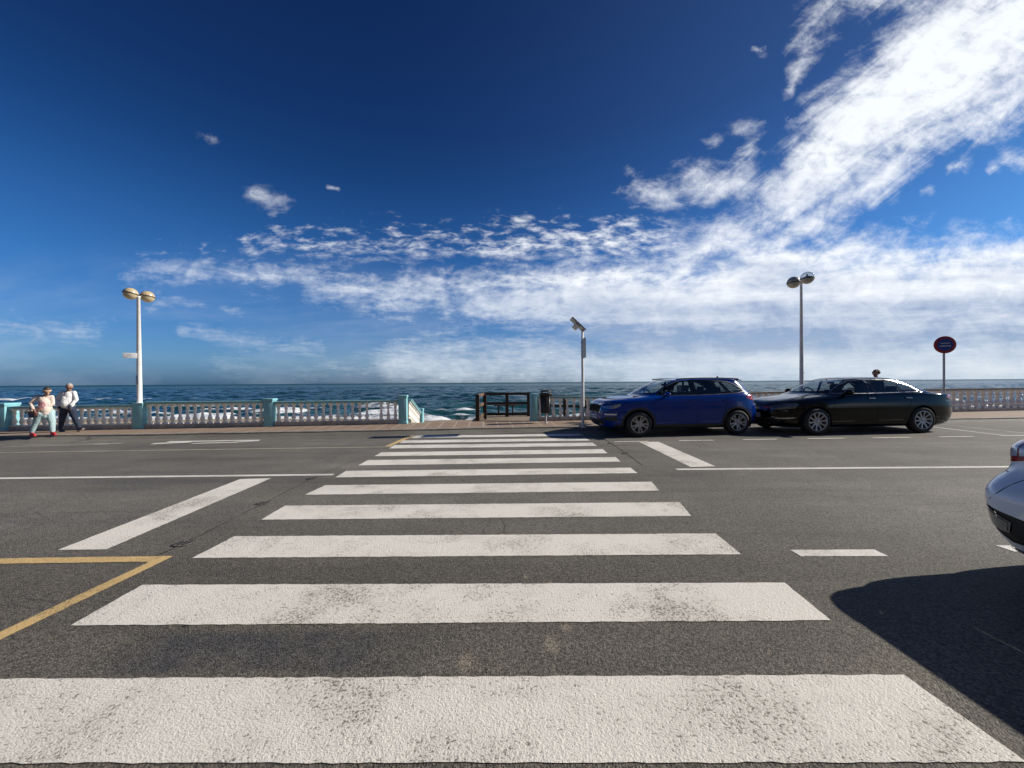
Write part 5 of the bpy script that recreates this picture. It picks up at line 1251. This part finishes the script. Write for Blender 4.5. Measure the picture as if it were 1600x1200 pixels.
bm = B(); lathe(bm, [(.086,-.014),(.094,-.014),(.094,.014),(.086,.014)], 28, Matrix.Translation(head+u_*.035-f*.012) @ f.to_track_quat('X','Z').to_matrix().to_4x4() @ Matrix.Rotation(R(-14),4,'Y'), closed=True); obj('headband', bm, M_scarf, t, smooth=60)
for k_ in (-1, 1):
    bm = B(); ball(bm, head+f*.077+u_*.006+s_*k_*.031, .0125, sub=2); obj("eye", bm, M_eye, t, smooth=180)
bg = thing('handbag', 'brown and black shoulder bag carried low by the woman in the cream top', 'handbag', W0); bg.scale = (.86, .86, 1)
blob_mesh('bag_body', [((-.13,-.26,.655),.055,(.06,-.27,.635),.06),((-.13,-.26,.61),.05,(.05,-.27,.60),.055),((-.15,-.25,.70),.03,(-.02,-.26,.715),.03)], M_bag, bg, .010, 2)
blob_mesh('bag_pocket', [((-.10,-.27,.56),.05,(.03,-.28,.56),.05)], M_bagb, bg, .010, 2)
blob_mesh('scarf', [((-.24,-.27,.70),.03,(-.12,-.285,.69),.035),((-.12,-.285,.69),.03,(-.03,-.29,.71),.022)], M_scarf, bg, .009, 1)
bm = B(); 
for a_, b_ in (((-.15,-.26,.70),(-.20,-.16,.95)),((-.20,-.16,.95),(-.13,-.11,1.13)),((-.13,-.11,1.13),(-.02,.05,1.12))): tube(bm, a_, b_, .010, seg=8)
obj('strap', bm, M_bag, bg, smooth=60)

# man, hands in pockets, striding right and glancing down
M0 = P(107, 674.5, .12); t = thing('person', 'grey-haired man in white jumper and dark jeans, hands in pockets, walking beside the woman', 'person', M0); t.scale = (.86, .86, 1)
head = Vector((.085,-.03,1.345)); f = Vector((.62,-.62,-.42)); hc, s_, u_ = head_caps(head, f, .087)
shL, shR = Vector((-.175,-.05,1.175)), Vector((.185,.03,1.175)); hipL, hipR = Vector((-.10,-.02,.74)), Vector((.08,.02,.74))
elL, wrL, haL = Vector((-.30,-.06,.99)), Vector((-.20,-.13,.80)), Vector((-.155,-.13,.745)); elR, wrR, haR = Vector((.265,.02,.97)), Vector((.215,-.09,.82)), Vector((.17,-.10,.76))
knL, anL = Vector((-.20,-.01,.40)), Vector((-.265,.0,.09)); knR, anR = Vector((.215,.01,.42)), Vector((.365,.0,.12))
body = hc+[((.0,0,1.2),.058,head-Vector((.02,0,.06)),.052),((.0,0,1.12),.13,(-.01,-.02,.82),.14),(shL,.05,(.0,0,1.17),.075),(shR,.05,(.0,0,1.17),.075),
     (shL,.048,elL,.038),(elL,.038,wrL,.028),(wrL,.028,haL,.026),(shR,.048,elR,.038),(elR,.038,wrR,.028),(wrR,.028,haR,.026),
     (hipL,.10,knL,.062),(knL,.058,anL,.038),(hipR,.10,knR,.062),(knR,.058,anR,.038),(anL,.038,(-.23,-.02,.045),.03),((-.23,-.02,.045),.03,(-.15,-.05,.035),.025),(anR,.038,(.40,-.01,.06),.03),((.40,-.01,.06),.03,(.50,-.03,.08),.025)]
body += hand(haL, (.35,-.1,-.9), (.8,-.5,.3), curl=.5) + hand(haR, (-.3,-.1,-.9), (-.8,-.5,.3), curl=.5)
blob_mesh('body', body, skin2, t, .0075, 2)
blob_mesh('jumper', [(shL,.060,(.0,0,1.165),.082),(shR,.060,(.0,0,1.165),.082),((-.05,-.0,1.10),.135,(.05,0,1.10),.135),((-.05,-.01,1.10),.135,(-.06,-.02,.84),.135),((.05,-.01,1.10),.135,(.06,-.03,.84),.140),((-.0,-.05,.98),.15,(.0,-.06,.86),.165),((-.08,-.02,.82),.13,(.07,-.02,.80),.14),
     (shL,.064,elL,.062),(elL,.060,wrL,.050),(shR,.064,elR,.060),(elR,.058,wrR,.048)], M_top2, t, .010, 3)
blob_mesh('jeans', [(hipL,.135,hipR,.135),(hipL,.125,knL,.085),(knL,.082,anL+Vector((0,0,.02)),.062),(hipR,.125,knR,.085),(knR,.082,anR+Vector((0,0,.02)),.062),(haL,.05,haL+Vector((.02,.02,-.05)),.04),(haR,.05,haR+Vector((-.02,.02,-.05)),.04)], M_jean2, t, .010, 3)
for a_, d_, tl_ in ((Vector((-.265,-.01,.04)),Vector((.95,-.3,-.06)),0),(Vector((.375,0,.055)),Vector((.93,-.2,.30)),.3)):
    sh_o = blob_mesh('shoe', [(a_,.045,a_+d_*.08,.043),(a_+d_*.08,.043,a_+d_*.17,.036),(a_+Vector((0,0,.03)),.042,a_+d_*.05+Vector((0,0,.02)),.036)], M_shoed, t, .008, 2)
    bm = B(); box(bm, a_+d_*.085+Vector((0,0,-.036)), (.28,.078,.018), rz=math.atan2(d_.y,d_.x), ry=-tl_, bev=.008); obj('sole', bm, M_sole, sh_o)
blob_mesh('hair', [(head-f*.035+u_*.035,.086,head-f*.005+u_*.052,.078),(head-f*.06-u_*.005,.06,head-f*.055-u_*.04,.045),(head-f*.01+s_*.062+u_*.02,.032,head-f*.02+s_*.066-u_*.02,.022),(head-f*.01-s_*.062+u_*.02,.032,head-f*.02-s_*.066-u_*.02,.022)], M_hairg, t, .008, 1)
bm = B()
for k in (-1, 1): ball(bm, head+f*.088+u_*.004+s_*k*.033, .026, (1,1,.75), 2)
tube(bm, head+f*.09+u_*.01-s_*.03, head+f*.09+u_*.01+s_*.03, .005)
for k in (-1, 1): tube(bm, head+f*.08+u_*.008+s_*k*.055, head-f*.01+u_*.012+s_*k*.088, .004)
obj('sunglasses', bm, M_sung, t, smooth=60)

# third person standing on the promenade behind the black saloon: curly head turned left
Yh = 13.6; hp = Pd(1368, 583.5, Yh); t = thing('person', 'person with curly auburn hair whose head shows above the roof of the black saloon', 'person', (hp.x, Yh, .12))
H_ = hp.z-.12; head = Vector((0,0,H_-.01)); f = Vector((-.93,-.25,-.25)); hc, s_, u_ = head_caps(head, f, .090)
k_ = H_/1.62
body = hc+[((.02,0,H_-.22),.06,head-Vector((-.01,0,.06)),.05),((.02,0,H_-.32),.13,(.02,0,.98),.12),((0,-.19,H_-.24),.05,(0,.19,H_-.24),.05),((0,-.20,H_-.25),.048,(.02,-.27,H_-.55),.038),((.02,-.27,H_-.55),.038,(-.08,-.25,H_-.80),.027),((0,.20,H_-.25),.048,(.02,.27,H_-.55),.038),((.02,.27,H_-.55),.038,(-.08,.25,H_-.80),.027),
   ((0,-.09,.93),.10,(0,-.10,.50),.062),((0,-.10,.50),.06,(.02,-.10,.09),.04),((0,.09,.93),.10,(0,.10,.50),.062),((0,.10,.50),.06,(.02,.10,.09),.04),((.02,-.10,.05),.035,(-.14,-.11,.035),.028),((.02,.10,.05),.035,(-.14,.11,.035),.028)]
body += hand((-.11,-.25,H_-.86),(-.2,0,-1),(-1,0,.2)) + hand((-.11,.25,H_-.86),(-.2,0,-1),(-1,0,.2))
blob_mesh('body', body, skin1, t, .0085, 2)
blob_mesh('coat', [((0,-.18,H_-.24),.07,(0,.18,H_-.24),.07),((.02,0,H_-.32),.155,(.02,0,.85),.17),((0,-.20,H_-.25),.064,(.02,-.27,H_-.55),.056),((.02,-.27,H_-.55),.056,(-.08,-.25,H_-.80),.045),((0,.20,H_-.25),.064,(.02,.27,H_-.55),.056),((.02,.27,H_-.55),.056,(-.08,.25,H_-.80),.045)], M_dark, t, .012, 3)
blob_mesh('trousers', [((0,-.09,.93),.12,(0,-.10,.50),.08),((0,-.10,.50),.08,(.02,-.10,.10),.06),((0,.09,.93),.12,(0,.10,.50),.08),((0,.10,.50),.08,(.02,.10,.10),.06)], M_jean2, t, .012, 3)
hc2 = []; hrn = random.Random(4)
for i in range(26):
    a_ = hrn.uniform(0, 6.28); e_ = hrn.uniform(-.1, 1.5); d_ = Vector((math.cos(a_)*math.cos(e_), math.sin(a_)*math.cos(e_), math.sin(e_)))
    c_ = head-f*.035+Vector((0,0,.03))+d_*.085
    if (c_-head).dot(f) > .06: continue
    hc2.append((c_, .032, c_+d_*.01, .026))
hc2 += [(head-f*.03+u_*.03,.088,head-f*.01+u_*.05,.08),(head-f*.14+u_*.03,.058,head-f*.13+u_*.0,.06),(head-f*.17+u_*.05,.035,head-f*.15-u_*.03,.035)]
blob_mesh('hair', hc2, M_hairw, t, .009, 0)

# ------------------------------------------------------------------ the street front behind the photographer (reflected in paintwork and glass)
M_wall = simple('rendered_wall', (.30,.25,.20), .9, var=.15, scale=.6); M_pane = simple('window_pane', (.02,.025,.03), .08); M_frame = simple('window_frame', (.45,.44,.42), .5)
for bx0, bw, bh, lab in ((-26, 17, 10.5, 'ochre apartment block across the road from the promenade, left'), (-8.6, 15, 12.5, 'tall apartment block right behind the crossing'), (6.8, 19, 10.0, 'long apartment block across the road from the parked cars')):
    t = thing('apartment_building', lab, 'building', (bx0+bw/2, -6.0, -.2), 0, 'buildings across the road')
    bm = B(); box(bm, (0, -5, bh/2), (bw, 10, bh)); obj('wall', bm, M_wall, t)
    bm = B(); box(bm, (0, -4.95, bh+.15), (bw+.4, 10.4, .3)); obj('roof', bm, M_conc, t)
    nfl = int(bh//3.1); nw = int(bw//2.9)
    for i in range(nfl):
        for j in range(nw):
            x = -bw/2+bw*(j+.5)/nw; bm = B(); box(bm, (x, .03, 1.75+3.1*i), (1.5, .08, 1.6)); fr_ = obj('window', bm, M_frame, t)
            bm = B(); box(bm, (x, .075, 1.75+3.1*i), (1.34, .02, 1.44)); obj('pane', bm, M_pane, fr_)
